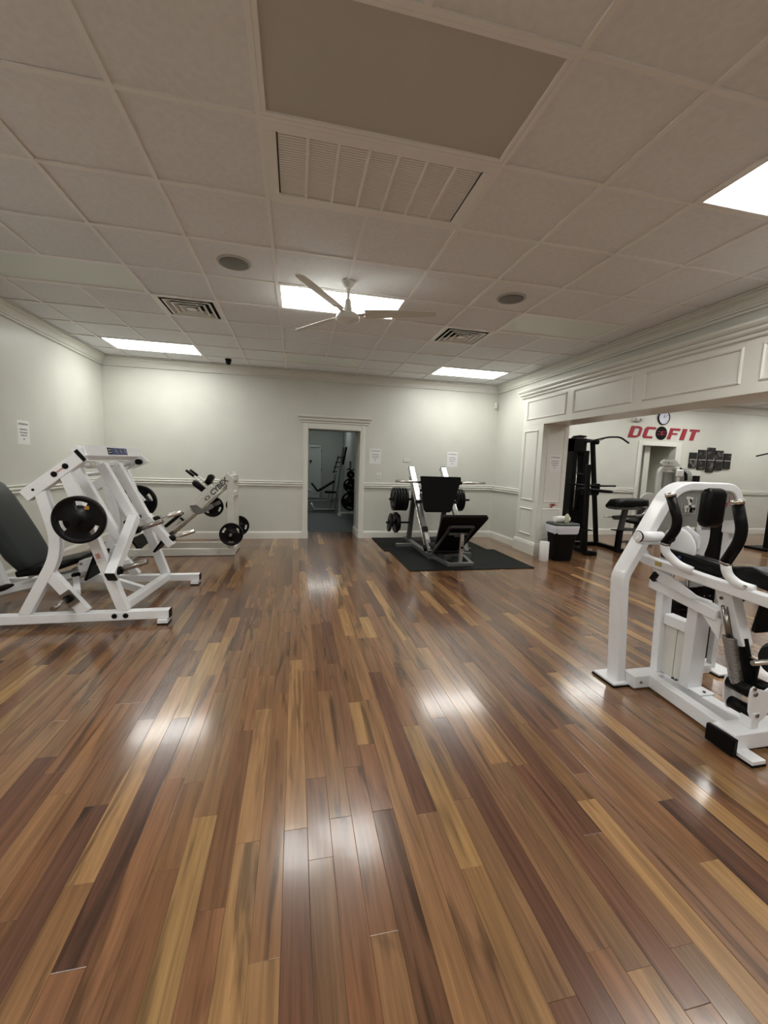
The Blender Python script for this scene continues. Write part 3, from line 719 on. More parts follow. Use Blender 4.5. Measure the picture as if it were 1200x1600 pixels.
# ================================================================== LEFT WHITE LEG MACHINE
t = LM = thing('leg_press_machine', (-1.9, 4.28, 0), 'white frame plate-loaded leg press machine with charcoal bucket seat by the left wall', 'exercise machine')
for yc, side in ((3.72, -1), (4.86, 1)):
    nY = (0, 1, 0)
    emit('base_rail', MB().rpath([(-2.95, yc, 0.085), (-1.052, yc, 0.085)], nY, 0.075, 0.075), WHITE, t, 0.006)
    emit('rail_cap', MB().bb(-1.052, -1.046, yc-0.037, yc+0.037, 0.05, 0.122), BPOW, t)
    for x in (-1.09, -2.7):
        emit('foot', MB().bb(x-0.05, x+0.03, yc-0.06, yc+0.06, 0.012, 0.046), WHITE, t, 0.003)
        emit('rubber_foot', MB().bb(x-0.052, x+0.032, yc-0.062, yc+0.062, 0.0, 0.013), BPOW, t)
    rp = fillet([Vector(p) for p in ((-2.125, yc, 0.12), (-1.845, yc, 0.66), (-1.955, yc, 1.12))], 0.20, 8)
    emit('rear_post', MB().rpath(rp, nY, 0.072, 0.082), WHITE, t, 0.006)
    emit('front_post', MB().rpath([(-1.405, yc, 0.12), (-1.80, yc, 1.33)], nY, 0.068, 0.085), WHITE, t, 0.006)
    emit('brace', MB().rpath([(-1.955, yc, 0.48), (-1.695, yc, 0.12)], nY, 0.066, 0.085), WHITE, t, 0.006)
    emit('top_beam', MB().rpath([(-2.065, yc, 1.08), (-1.655, yc, 1.41)], nY, 0.078, 0.095), WHITE, t, 0.006)
    for x, z in ((-1.765, 1.325), (-1.845, 1.26)):
        emit('bolt_cap', MB().lathe([(0.022, 0), (0.022, 0.006), (0.012, 0.010)], (x, yc+side*0.039, z), (0, side, 0), 16), BPOW, t)
    for x in (-1.47, -1.385): emit('bolt_cap', MB().lathe([(0.021, 0), (0.021, 0.006), (0.011, 0.010)], (x, yc+side*0.038, 0.088), (0, side, 0), 16), BPOW, t)
    emit('bolt_cap', MB().lathe([(0.010, 0), (0.010, 0.004)], (-1.995, yc+side*0.039, 1.135), (0, side, 0), 12), BPOW, t)
    for x, z in ((-1.93, 1.115), (-1.80, 1.215)): emit('bolt', MB().lathe([(0.014, 0), (0.014, -0.022), (0.008, -0.03)], (x, yc, z), (0.45, 0, 0.9), 8, False), BPOW, t)
    # weight horn on the front post
    ye = yc+side*0.035
    emit('weight_horn', MB().tube([(-1.625, ye, 0.92), (-1.625, ye+side*0.205, 0.92)], 0.024), BPOW, t)
    emit('horn_collar', MB().tube([(-1.625, ye, 0.92), (-1.625, ye+side*0.05, 0.92)], 0.036), BPOW, t)
    emit('horn_bracket', MB().bar((-1.625, yc+side*0.02, 0.92), (-1.70, yc+side*0.02, 1.02), 0.05, 0.08, (0, 1, 0)), WHITE, t, 0.004)
    emit('storage_bracket', MB().box((-1.792, ye+side*0.003, 0.25), (0.095, 0.012, 0.13), Matrix.Rotation(R(-36), 3, 'Y')), DCHROME, t, 0.002)
    emit('storage_horn', MB().tube([(-1.792, ye, 0.255), (-1.792, ye+side*0.24, 0.25)], 0.020), DCHROME, t)
    emit('horn_collar', MB().tube([(-1.792, ye, 0.255), (-1.792, ye+side*0.04, 0.255)], 0.032), BPOW, t)
# top cross beam: flat wide box beam, tilted with the side beams
d45 = Vector((0.41, 0, 0.33)).normalized()
emit('cross_beam', MB().bar((-1.675, 3.682, 1.432), (-1.675, 4.898, 1.432), 0.06, 0.10, Vector((0.63, 0, -0.78)).cross(Vector((0, 1, 0)))), WHITE, t, 0.006)
emit('end_cap', MB().box((-1.657, 3.679, 1.412), (0.030, 0.006, 0.10), Matrix.Rotation(R(-39), 3, 'Y')), BPOW, t)
emit('end_cap', MB().box((-1.657, 4.901, 1.412), (0.030, 0.006, 0.10), Matrix.Rotation(R(-39), 3, 'Y')), BPOW, t)
nb = Vector((0.78, 0, 0.63)); eb = Vector((0, 1, 0)); ub = nb.cross(eb)
if ub.z < 0: ub = -ub
cb = Vector((-1.675, 0, 1.432))
nf = Vector((0.72, 0, -0.69))
fdir = Vector((0.63, 0, -0.78)); upd = Vector((-0.78, 0, -0.63))
# front face decal (face normal points to +X and slightly down)
DE = Vector((0.63, 0, -0.78))
emit('front_plate', MB().box((-1.633, 4.29, 1.455), (0.012, 1.17, 0.088), Matrix.Rotation(R(-12), 3, 'Y')), WHITE, t, 0.003)
Rm = Matrix.Rotation(R(-12), 3, 'Y'); ezp = Rm@Vector((0, 0, 1)); nxp = Rm@Vector((1, 0, 0))
pc = Vector((-1.633, 4.34, 1.455))+nxp*0.0065
emit('decal', MB().box(pc, (0.002, 0.36, 0.062), Rm), BLUE, t)
emit('decal_text', MB().box(pc+Vector((0, -0.21, 0))+nxp*.0005, (0.002, 0.075, 0.062), Rm), BPOW, t)
for i in range(4):
    emit('decal_label', MB().box(pc+Vector((0, -0.225+0.03*(i % 2), 0))+ezp*(0.012 if i < 2 else -0.012)+nxp*.002, (0.001, 0.022, 0.012), Rm), LGREY, t)
for i, yy in enumerate((-0.10, 0.0, 0.10)):
    c0 = pc+Vector((0, yy+0.03, 0))+nxp*.0015
    mbf = MB(); mbf.lathe([(0.006, 0), (0.006, 0.001)], c0+ezp*0.017, nxp, 8)
    mbf.bar(c0+ezp*0.010, c0-ezp*0.004+Vector((0, -0.006, 0)), 0.001, 0.010, nxp); mbf.bar(c0-ezp*0.004, c0-ezp*0.004+Vector((0, 0.022, 0)), 0.001, 0.006, nxp)
    mbf.bar(c0-ezp*0.004+Vector((0, 0.022, 0)), c0-ezp*0.02+Vector((0, 0.026, 0)), 0.001, 0.005, nxp)
    emit('decal_figure', mbf, LGREY, t)
emit('side_label', MB().box((-1.805, 3.6795, 1.292), (0.07, 0.001, 0.012), Matrix.Rotation(R(-39), 3, 'Y')), PINK, t)
emit('side_label', MB().box((-1.57, 3.6835, 0.60), (0.030, 0.001, 0.045), Matrix.Rotation(R(-18), 3, 'Y')), PINK, t)
# pivot shafts and hangers under the cross beam
emit('pivot_shaft', MB().tube([(-1.72, 3.76, 1.335), (-1.72, 4.82, 1.335)], 0.020), WHITE, t)
emit('pivot_shaft', MB().tube([(-1.86, 3.76, 1.24), (-1.86, 4.82, 1.24)], 0.018), WHITE, t)
emit('corner_gusset', MB().prism([(0, 0), (0.13, -0.13), (-0.03, -0.21), (-0.06, -0.12)], (-1.67, 4.86, 1.49), (1, 0, 0), (0, 0, 1), -0.03), WHITE, t, 0.003)
for yy in (3.98, 4.12, 4.48, 4.62):
    emit('pivot_bearing', MB().tube([(-1.72, yy-0.045, 1.335), (-1.72, yy+0.045, 1.335)], 0.034), WHITE if yy in (4.12, 4.48) else OFFW, t)
emit('bumper', MB().tube([(-1.60, 4.72, 1.36), (-1.60, 4.78, 1.36)], 0.030), BPOW, t)
nY = (0, 1, 0)
# near press arm
emit('rear_link', MB().rpath([(-1.83, 4.00, 1.30), (-1.50, 4.00, 0.62)], nY, 0.062, 0.070), WHITE, t, 0.005)
emit('front_link', MB().rpath([(-1.69, 4.12, 1.34), (-1.435, 4.12, 0.83)], nY, 0.070, 0.078), WHITE, t, 0.005)
emit('carriage', MB().bar((-1.43, 4.08, 0.865), (-1.455, 3.62, 0.445), 0.095, 0.075, (0, 1, -1)), WHITE, t, 0.005)
emit('carriage_cap', MB().bar((-1.455, 3.62, 0.445), (-1.4555, 3.611, 0.437), 0.090, 0.070, (0, 1, -1)), BPOW, t)
emit('link_joint', MB().bar((-1.50, 4.00, 0.64), (-1.44, 3.86, 0.66), 0.08, 0.08), WHITE, t, 0.005)
for (a, b) in (((-1.425, 4.085, 0.745), (-1.195, 4.085, 0.835)), ((-1.425, 3.66, 0.478), (-1.195, 3.66, 0.555))):
    a, b = Vector(a), Vector(b); emit('carriage_horn', MB().tube([a, b], 0.0225, 16), DCHROME, t); emit('horn_collar', MB().tube([a-(b-a)*.04, a+(b-a)*0.14], 0.033, 16), BPOW, t)
emit('foot_plate', MB().box((-1.745, 4.08, 0.44), (0.022, 0.30, 0.24), Matrix.Rotation(R(20), 3, 'Y')), BLK, t, 0.006)
emit('foot_plate_bracket', MB().bar((-1.735, 4.05, 0.46), (-1.46, 3.80, 0.60), 0.05, 0.05), WHITE, t, 0.004)
emit('arm_grip', MB().tube([(-1.55, 4.20, 0.80), (-1.50, 4.42, 0.83)], 0.019), BPOW, t)
# far press arm
emit('rear_link', MB().rpath([(-1.85, 4.60, 1.30), (-1.62, 4.60, 0.66)], nY, 0.062, 0.070), WHITE, t, 0.005)
emit('front_link', MB().rpath([(-1.71, 4.48, 1.34), (-1.455, 4.48, 0.80)], nY, 0.070, 0.078), WHITE, t, 0.005)
emit('carriage', MB().rpath([(-1.465, 4.50, 0.83), (-1.235, 4.50, 0.52)], nY, 0.095, 0.070), WHITE, t, 0.005)
emit('link_joint', MB().box((-1.47, 4.56, 0.72), (0.14, 0.12, 0.09), Matrix.Rotation(R(60), 3, 'Y')), WHITE, t, 0.005)
for (a, b) in (((-1.385, 4.50, 0.785), (-1.14, 4.50, 0.865)), ((-1.245, 4.50, 0.588), (-1.015, 4.50, 0.672))):
    a, b = Vector(a), Vector(b); emit('carriage_horn', MB().tube([a, b], 0.0225, 16), CHROME, t); emit('horn_collar', MB().tube([a-(b-a)*.04, a+(b-a)*0.14], 0.033, 16), BPOW, t)
emit('foot_plate', MB().box((-1.36, 4.66, 0.53), (0.022, 0.26, 0.22), Matrix.Rotation(R(35), 3, 'Y')), BLK, t, 0.006)
emit('foot_plate_bracket', MB().bar((-1.36, 4.62, 0.55), (-1.32, 4.52, 0.62), 0.05, 0.05), WHITE, t, 0.004)
# lower braces, spine and seat slide
emit('cross_brace', MB().bar((-1.42, 3.76, 0.15), (-1.39, 4.83, 0.10), 0.07, 0.075), WHITE, t, 0.005)
emit('spine', MB().bar((-1.43, 4.28, 0.12), (-2.02, 4.28, 0.34), 0.06, 0.07), WHITE, t, 0.005)
emit('cross_brace', MB().bar((-2.02, 4.28, 0.33), (-1.77, 3.76, 0.28), 0.05, 0.055), WHITE, t, 0.005)
emit('cross_brace', MB().bar((-2.02, 4.28, 0.33), (-1.77, 4.82, 0.28), 0.05, 0.055), WHITE, t, 0.005)
emit('slide_rail', MB().bar((-2.85, 4.20, 0.10), (-1.84, 4.20, 0.355), 0.045, 0.05), WHITE, t, 0.004)
emit('slide_rail', MB().bar((-2.85, 4.38, 0.10), (-1.84, 4.38, 0.355), 0.045, 0.05), WHITE, t, 0.004)
emit('slide_track', MB().bar((-2.9, 4.29, 0.06), (-1.9, 4.29, 0.30), 0.10, 0.045), OFFW, t, 0.004)
emit('slide_block', MB().box((-1.88, 4.18, 0.41), (0.10, 0.10, 0.11), Matrix.Rotation(R(-14), 3, 'Y')), WHITE, t, 0.005)
emit('block_bolt', MB().lathe([(0.012, 0), (0.012, 0.006)], (-1.90, 4.13, 0.43), (0, -1, 0), 12), DCHROME, t)
emit('lock_knob', MB().lathe([(0.012, 0), (0.022, 0.01), (0.024, 0.05), (0.018, 0.065)], (-1.90, 4.10, 0.345), (-0.5, -0.85, 0), 8, False), BPOW, t)
emit('seat_post', MB().bar((-2.78, 4.62, 0.08), (-2.86, 4.62, 0.34), 0.07, 0.05), WHITE, t, 0.004)
emit('backrest', MB().slab([(-2.30, 4.28, 0.37), (-2.335, 4.28, 0.40), (-2.40, 4.28, 0.52), (-2.47, 4.28, 0.66), (-2.55, 4.28, 0.82), (-2.63, 4.28, 0.98), (-2.69, 4.28, 1.10), (-2.72, 4.28, 1.15), (-2.73, 4.28, 1.165)],
     (0, 1, 0), [0.28, 0.42, 0.50, 0.52, 0.52, 0.50, 0.44, 0.34, 0.16], [0.05, 0.10, 0.12, 0.12, 0.12, 0.12, 0.11, 0.08, 0.03]), GVINYL, t)
emit('seat_cushion', MB().slab([(-2.42, 4.28, 0.35), (-2.38, 4.28, 0.355), (-2.22, 4.28, 0.385), (-2.05, 4.28, 0.43), (-1.93, 4.28, 0.465), (-1.91, 4.28, 0.47)], (0, 1, 0), [0.30, 0.42, 0.46, 0.44, 0.36, 0.26], [0.03, 0.07, 0.08, 0.08, 0.06, 0.03]), VINYL, t)
emit('hip_pad', MB().slab([(-2.62, 4.05, 0.20), (-2.58, 4.05, 0.215), (-2.45, 4.05, 0.255), (-2.40, 4.05, 0.27)], (0, 1, 0), [0.05, 0.09, 0.09, 0.05], [0.02, 0.05, 0.05, 0.02]), VINYL, t)
emit('backrest_frame', MB().bar((-2.36, 4.28, 0.28), (-2.78, 4.28, 1.05), 0.06, 0.05), WHITE, t, 0.004)
pl0 = plate('big', (-1.625, 3.545, 0.92), 'large black tri-grip plate on the near side of the white leg press machine', 'plates on the leg press machine', (0, -63, 0))
plate('big', (-1.70, 5.0, 0.915), 'large black tri-grip plate on the far side of the white leg press machine', 'plates on the leg press machine', (0, -5, 0))
t = LM
st = emit('sticker', MB().box((-1.565, 3.5335, 1.015), (0.030, 0.001, 0.028)), ORANGE)
st.parent = pl0; st.matrix_parent_inverse = (Matrix.Translation(pl0.location)@pl0.rotation_euler.to_matrix().to_4x4()).inverted()

# ================================================================== INCLINED SLED MACHINE (back left)
t = thing('squat_machine', (-1.55, 6.54, 0), 'aged white inclined squat sled machine against the far wall, left of the doorway', 'exercise machine')
for yc in (6.30, 6.80):
    emit('base_rail', MB().rpath([(-2.30, yc, 0.055), (-0.87, yc, 0.055)], nY, 0.07, 0.10), OFFW, t, 0.005)
    emit('upright', MB().rpath([(-0.925, yc, 0.10), (-0.925, yc, 1.14)], nY, 0.068, 0.088), OFFW, t, 0.005)
    emit('incline_beam', MB().rpath([(-2.12, yc, 0.06), (-1.395, yc, 0.70)], nY, 0.055, 0.088), OFFW, t, 0.004)
    emit('guide_housing', MB().rpath([(-1.40, yc, 0.695), (-0.925, yc, 1.185)], nY, 0.075, 0.115), OFFW, t, 0.005)
    emit('guide_rod', MB().tube([(-2.02, yc, 0.06), (-0.97, yc, 1.04)], 0.014), CHROME, t)
    emit('rear_foot', MB().prism([(0, 0), (0.10, 0.12), (0.16, 0.05), (0.12, 0)], (-2.34, yc, 0.0), (1, 0, 0), (0, 0, 1), 0.04), OFFW, t, 0.003)
emit('base_cross', MB().bb(-0.96, -0.875, 6.33, 6.77, 0.01, 0.10), OFFW, t, 0.005)
emit('base_cross', MB().bb(-2.30, -2.22, 6.33, 6.77, 0.01, 0.10), OFFW, t, 0.005)
emit('top_cross', MB().bb(-0.955, -0.88, 6.33, 6.77, 1.10, 1.18), OFFW, t, 0.005)
emit('top_cross', MB().bb(-0.95, -0.89, 6.33, 6.77, 0.86, 0.93), OFFW, t, 0.005)
dd = Vector((0.475, 0, 0.49)).normalized(); nn_ = Vector((-dd.z, 0, dd.x))
tcn = Vector((-1.085, 6.2610, 1.005))
text('lettering', 'CYBEX', 0.100, tcn+dd*0.01, dd, nn_, INK, t, 0.002, 0.15, 0.0045)
emit('logo_mark', MB().loft([[tcn-dd*0.215+dd*0.045*math.cos(a)*k+nn_*0.026*math.sin(a)*k+Vector((0, 0.001*q, 0)) for a in [i*2*math.pi/20 for i in range(20)]] for k, q in ((1, 0), (1, -1), (0.55, -1), (0.55, 0))], False, False), INK, t)
sc_ = Vector((-1.36, 6.54, 0.69))
emit('slider_bracket', MB().prism([(-0.11, 0.05), (-0.01, 0.06), (0.06, 0.0), (0.19, 0.07), (0.22, 0.02), (0.02, -0.08), (-0.05, -0.05)], (-1.37, 6.255, 0.69), (1, 0, 0), (0, 0, 1), -0.02), SILVER, t, 0.003)
emit('slider_bracket', MB().prism([(-0.11, 0.05), (-0.01, 0.06), (0.06, 0.0), (0.19, 0.07), (0.22, 0.02), (0.02, -0.08), (-0.05, -0.05)], (-1.37, 6.85, 0.69), (1, 0, 0), (0, 0, 1), -0.02), SILVER, t, 0.003)
emit('carriage_axle', MB().tube([(-1.29, 6.24, 0.65), (-1.29, 6.98, 0.65)], 0.022), DCHROME, t)
emit('carriage', MB().bar((-1.42, 6.42, 0.80), (-1.20, 6.42, 1.02), 0.05, 0.06), OFFW, t, 0.004)
emit('carriage', MB().bar((-1.42, 6.68, 0.80), (-1.20, 6.68, 1.02), 0.05, 0.06), OFFW, t, 0.004)
for yy in (6.40, 6.64):
    emit('handle', MB().tube([(-1.24, yy, 0.96), (-1.44, yy, 1.15)], 0.014), OFFW, t)
    emit('grip', MB().tube([(-1.44, yy, 1.15), (-1.545, yy, 1.235)], 0.019), BPOW, t)
emit('shoulder_pad', MB().slab([(-1.30, 6.50, 0.93), (-1.31, 6.50, 0.94), (-1.44, 6.50, 1.045), (-1.47, 6.50, 1.07)], (0, 1, 0), [0.10, 0.16, 0.16, 0.10], [0.05, 0.085, 0.085, 0.05]), VINYL, t)
emit('head_pad', MB().slab([(-1.30, 6.60, 1.03), (-1.29, 6.60, 1.04), (-1.235, 6.60, 1.15), (-1.225, 6.60, 1.17)], (0, 1, 0), [0.12, 0.18, 0.18, 0.12], [0.05, 0.09, 0.09, 0.05]), VINYL, t)
emit('back_pad', MB().slab([(-1.86, 6.54, 0.40), (-1.85, 6.54, 0.41), (-1.66, 6.54, 0.58), (-1.65, 6.54, 0.59)], (0, 1, 0), [0.20, 0.26, 0.26, 0.20], [0.02, 0.05, 0.05, 0.02]), VINYL, t)
emit('stop_pin', MB().tube([(-1.60, 6.25, 0.565), (-1.555, 6.25, 0.525)], 0.014), BPOW, t)
emit('foot_platform', MB().box((-2.22, 6.55, 0.15), (0.03, 0.44, 0.22), Matrix.Rotation(R(-30), 3, 'Y')), BLK, t, 0.004)
emit('storage_horn', MB().tube([(-0.90, 6.265, 0.34), (-0.90, 6.05, 0.34)], 0.018), DCHROME, t)
emit('storage_horn', MB().tube([(-0.90, 6.835, 0.34), (-0.90, 7.05, 0.34)], 0.018), DCHROME, t)
emit('storage_horn', MB().tube([(-0.95, 6.835, 0.70), (-0.95, 7.05, 0.70)], 0.014), DCHROME, t)
for x in (-1.27, -1.10): emit('bolt', MB().lathe([(0.008, 0), (0.008, 0.004)], (x, 6.265, 0.055), (0, -1, 0), 8), DCHROME, t)
emit('serial_label', MB().bar((-1.66, 6.2715, 0.455), (-1.61, 6.2715, 0.50), 0.001, 0.006, (0, 1, 0)), INK, t)
GP = 'plates on the squat sled machine'
plate('mid', (-0.90, 6.15, 0.34), 'black tri-grip plate stored low on the near upright of the squat sled machine', GP, (0, -10, 0))
plate('mid', (-0.90, 6.95, 0.34), 'black tri-grip plate stored low on the far upright of the squat sled machine', GP, (0, 30, 0))
plate('mid', (-1.29, 6.93, 0.65), 'black tri-grip plate loaded on the carriage of the squat sled machine', GP, (0, 40, 0))
plate('small', (-1.0, 6.93, 0.68), 'small solid black plate behind the upright of the squat sled machine', GP)

# ================================================================== RUBBER MATS + SLED LEG PRESS
MT = 0.012
def mat_thing(x0, x1, y0, y1, label):
    o = emit('rubber_mat', MB().bb(x0, x1, y0, y1, 0.0, MT), MATR, None, 0.003); tag(o, label, 'mat', 'rubber floor mats')
mat_thing(1.51, 3.37, 5.16, 6.415, 'black rubber mat under the front half of the dark sled leg press')
mat_thing(1.43, 3.24, 6.42, 7.57, 'black rubber mat under the rear half of the dark sled leg press')
z0 = MT
t = thing('sled_leg_press', (2.3, 6.3, MT), 'dark grey angled sled leg press on rubber mats below the wall notices', 'exercise machine')
nX = (1, 0, 0)
for xc, s in ((2.02, -1), (2.62, 1)):
    emit('base_rail', MB().rpath([(xc, 5.80, z0+0.035), (xc, 7.30, z0+0.035)], nX, 0.085, 0.070), SILVER, t, 0.005)
    emit('guide_beam', MB().rpath([(xc, 5.86, 0.10), (xc, 6.60, 0.83)], nX, 0.075, 0.065), SILVER, t, 0.004)
    emit('guide_beam', MB().rpath([(xc, 6.55, 0.79), (xc, 7.10, 1.36)], nX, 0.092, 0.095), SILVB, t, 0.005)
    emit('beam_cap', MB().box((xc, 7.107, 1.366), (0.094, 0.012, 0.097), Matrix.Rotation(R(46), 3, 'X')), BPOW, t)
    emit('beam_collar', MB().box((xc, 6.555, 0.79), (0.110, 0.035, 0.12), Matrix.Rotation(R(46), 3, 'X')), BPOW, t, 0.004)
    emit('guide_rod', MB().tube([(xc-s*-0.055, 5.92, 0.13), (xc-s*-0.055, 6.98, 1.20)], 0.014), CHROME, t)
    emit('rod_bumper', MB().tube([(xc+s*0.055, 5.90, 0.12), (xc+s*0.055, 5.96, 0.175)], 0.030), BPOW, t)
    emit('rear_post', MB().rpath([(xc, 7.07, 0.08), (xc, 6.83, 1.02)], nX, 0.075, 0.075), DGREY, t, 0.004)
    emit('rear_foot', MB().bb(xc+s*0.04, xc+s*0.32, 6.70, 6.77, z0, z0+0.055), SILVER, t, 0.004)
    emit('sled_horn', MB().tube([(xc+s*0.03, 6.33, 1.145), (xc+s*0.47, 6.33, 1.155)], 0.020, 14), CHROME, t)
    emit('horn_sleeve', MB().tube([(xc-s*0.10, 6.33, 1.143), (xc+s*0.05, 6.33, 1.146)], 0.030, 14), BPOW, t)
    emit('storage_horn', MB().tube([(xc+s*0.03, 6.86, 0.82), (xc+s*0.44, 6.86, 0.82)], 0.019), BPOW, t)
    emit('storage_horn', MB().tube([(xc+s*0.03, 6.95, 0.40), (xc+s*0.46, 6.95, 0.40)], 0.017), BPOW, t)
    emit('safety_stop', MB().box((xc, 6.15, 0.40), (0.078, 0.09, 0.075), Matrix.Rotation(R(45), 3, 'X')), BPOW, t, 0.004)
    emit('stop_label', MB().box((xc, 6.03, 0.315), (0.055, 0.12, 0.003), Matrix.Rotation(R(45), 3, 'X')), LGREY, t)
    emit('frame_end', MB().bb(xc-0.05, xc+0.05, 5.78, 5.84, z0, z0+0.085), SILVER, t, 0.004)
    emit('latch_bolt', MB().lathe([(0.012, 0), (0.012, 0.02)], (xc+s*0.02, 5.80, 0.17), (0, -1, 0), 10), CHROME, t)
emit('cross_member', MB().bb(1.98, 2.66, 5.82, 5.89, z0+0.02, z0+0.085), SILVER, t, 0.004)
emit('cross_member', MB().bb(1.98, 2.66, 7.23, 7.30, z0, z0+0.07), SILVER, t, 0.004)
emit('cross_member', MB().bb(1.98, 2.66, 6.80, 6.87, 0.94, 1.01), DGREY, t, 0.004)
# footplate
fp = MB(); cx = 2.30
poly = [(-0.345, 0.29), (0.345, 0.29), (0.35, 0.24), (0.20, -0.22), (0.16, -0.29), (-0.26, -0.29), (-0.29, -0.22)]
exf = Vector((1, 0, 0)); eyf = Vector((0, 0.14, 0.99)).normalized()
fp.prism(poly, (cx, 6.29, 0.955), exf, eyf, 0.035)
emit('foot_plate', fp, BLK, t, 0.012)
emit('sled', MB().bb(2.06, 2.54, 6.31, 6.60, 0.88, 0.95), DGREY, t, 0.005)
emit('sled', MB().bar((2.08, 6.34, 0.70), (2.08, 6.62, 0.95), 0.05, 0.06), DGREY, t); emit('sled', MB().bar((2.52, 6.34, 0.70), (2.52, 6.62, 0.95), 0.05, 0.06), DGREY, t)
# seat back pad, seen from behind
bp_ = Vector((0, 0.54, -0.58)).normalized()
P0 = Vector((2.215, 5.04, 0.745))
up_ = -bp_; ey = bp_
pb = MB(); pb.prism([(-0.325, 0.02), (-0.30, -0.005), (0.315, -0.005), (0.345, 0.02), (0.335, 0.07), (0.19, 0.70), (0.14, 0.76), (-0.19, 0.76), (-0.24, 0.70)], P0, (1, 0, 0), ey, 0.055)
emit('back_pad', pb, VINYL, t, 0.014, seg=3)
nb_ = Vector((1, 0, 0)).cross(ey)   # pad thickness direction is -nb_*0.055... the near face sits at P0
ns = nb_*0.012 if nb_.y < 0 else -nb_*0.012
def on(x, d): return P0+Vector((x, 0, 0))+ey*d+ns*1.6
pf = MB()
for a, b in (((-0.16, 0.17), (0.16, 0.17)), ((-0.15, 0.33), (0.13, 0.33)), ((-0.17, 0.17), (-0.36+0.10, 0.78)), ((0.17, 0.17), (0.13, 0.60))): pf.bar(on(*a), on(*b), 0.030, 0.034)
emit('pad_frame', pf, DGREY, t, 0.003)
emit('pad_hinge', MB().box(on(0.0, 0.36), (0.11, 0.03, 0.05)), DGREY, t, 0.003)
emit('support_strut', MB().bar((2.235, 5.17, 0.50), (2.30, 5.34, 0.05), 0.045, 0.040, (1, 0, 0)), SILVB, t, 0.003)
for k in range(5): emit('adjust_hole', MB().lathe([(0.007, 0), (0.007, 0.003)], Vector((2.235, 5.17, 0.50)).lerp(Vector((2.30, 5.34, 0.05)), 0.24+0.07*k)+Vector((0, -0.021, -0.008)), (0, -0.93, -0.35), 8), HOLE, t)
emit('adjust_knob', MB().lathe([(0.008, 0), (0.008, 0.03), (0.018, 0.035), (0.018, 0.055)], (2.262, 5.23, 0.31), (-0.3, -1, 0), 10), BPOW, t)
emit('front_frame', MB().bb(2.10, 2.50, 5.31, 5.37, z0, z0+0.05), SILVER, t, 0.004)
emit('front_frame', MB().bar((2.13, 5.37, z0+0.027), (2.06, 5.82, z0+0.027), 0.055, 0.05), SILVER, t, 0.004)
emit('front_frame', MB().bar((2.47, 5.37, z0+0.027), (2.55, 5.82, z0+0.027), 0.055, 0.05), SILVER, t, 0.004)
emit('seat_pad', MB().slab([(2.18, 5.54, 0.165), (2.18, 5.56, 0.165), (2.18, 5.82, 0.24), (2.18, 5.84, 0.245)], (1, 0, 0), [0.34, 0.40, 0.40, 0.34], [0.03, 0.06, 0.06, 0.03]), VINYL, t)
emit('seat_support', MB().bb(2.12, 2.24, 5.50, 5.86, z0+0.05, 0.14), DGREY, t, 0.004)
for k in range(5):
    nm = ['outermost', 'second', 'third', 'fourth', 'innermost'][k]
    plate('big', (1.665+0.050*k, 6.86, 0.82-0.0), f'{nm} of five large plates on the upper left horn of the dark sled leg press', 'plates stored on the dark sled leg press', (0, 0, 90), 1.08)
plate('mid', (1.63, 6.95, 0.40), 'outer medium plate on the low left storage horn of the dark sled leg press', 'plates stored on the dark sled leg press', (8, 20, 90))
plate('big', (1.735, 6.95, 0.40), 'inner larger plate on the low left storage horn of the dark sled leg press', 'plates stored on the dark sled leg press', (0, 40, 93))
plate('mid', (1.785, 6.95, 0.40), 'innermost plate on the low left storage horn of the dark sled leg press', 'plates stored on the dark sled leg press', (0, 10, 88), 0.9)
for k, nm in enumerate(['inner', 'middle', 'outer']):
    plate('big', (2.79+0.05*k, 6.86, 0.82), f'{nm} large black plate on the right side of the dark sled leg press', 'plates stored on the dark sled leg press', (0, 0, 90), 1.08)

# ================================================================== WASTE BIN, TOWELS, BOTTLE
bx, by = 4.10, 5.62
t = thing('waste_bin', (bx, by, 0), 'black waste bin with a white liner beside the pilaster', 'waste bin')
def rr_ring(cx_, cy_, z, hx, hy, r_, n_=5):
    pts = []
    for q, (sx, sy) in enumerate(((1, 1), (-1, 1), (-1, -1), (1, -1))):
        for k in range(n_+1):
            a = math.pi/2*q+math.pi/2*k/n_
            pts.append(Vector((cx_+sx*(hx-r_)+r_*math.cos(a), cy_+sy*(hy-r_)+r_*math.sin(a), z)))
    return pts
def rr(specs): return MB().loft([rr_ring(bx, by, z, hx*0.84, hy*0.84, r_) for z, hx, hy, r_ in specs], True, True)
emit('body', rr([(0.0, 0.170, 0.115, .04), (0.01, 0.175, 0.12, .04), (0.52, 0.235, 0.165, .045), (0.545, 0.240, 0.168, .045)]), BPOW, t)
lnr = []
for z, e in ((0.565, 0.012), (0.555, 0.018), (0.51, 0.014), (0.475, 0.012), (0.445, 0.010)):
    rg = rr_ring(bx, by, z, 0.197+e, 0.139+e, .05, 9); k = len(rg)
    for i, v in enumerate(rg):
        v.z += 0.010*math.sin(i*0.8)*(1 if z < 0.5 else 0.2); d = (v-Vector((bx, by, v.z))).normalized(); v += d*random.uniform(-.002, .004)
    lnr.append(rg)
emit('bin_liner', MB().loft(lnr, True, False), BAG, t)
emit('lid', rr([(0.565, 0.252, 0.182, .05), (0.590, 0.255, 0.185, .05), (0.602, 0.235, 0.165, .05), (0.603, 0.12, 0.08, .05)]), mat('lid_plastic', (0.05, 0.055, 0.05), 0.3), t)
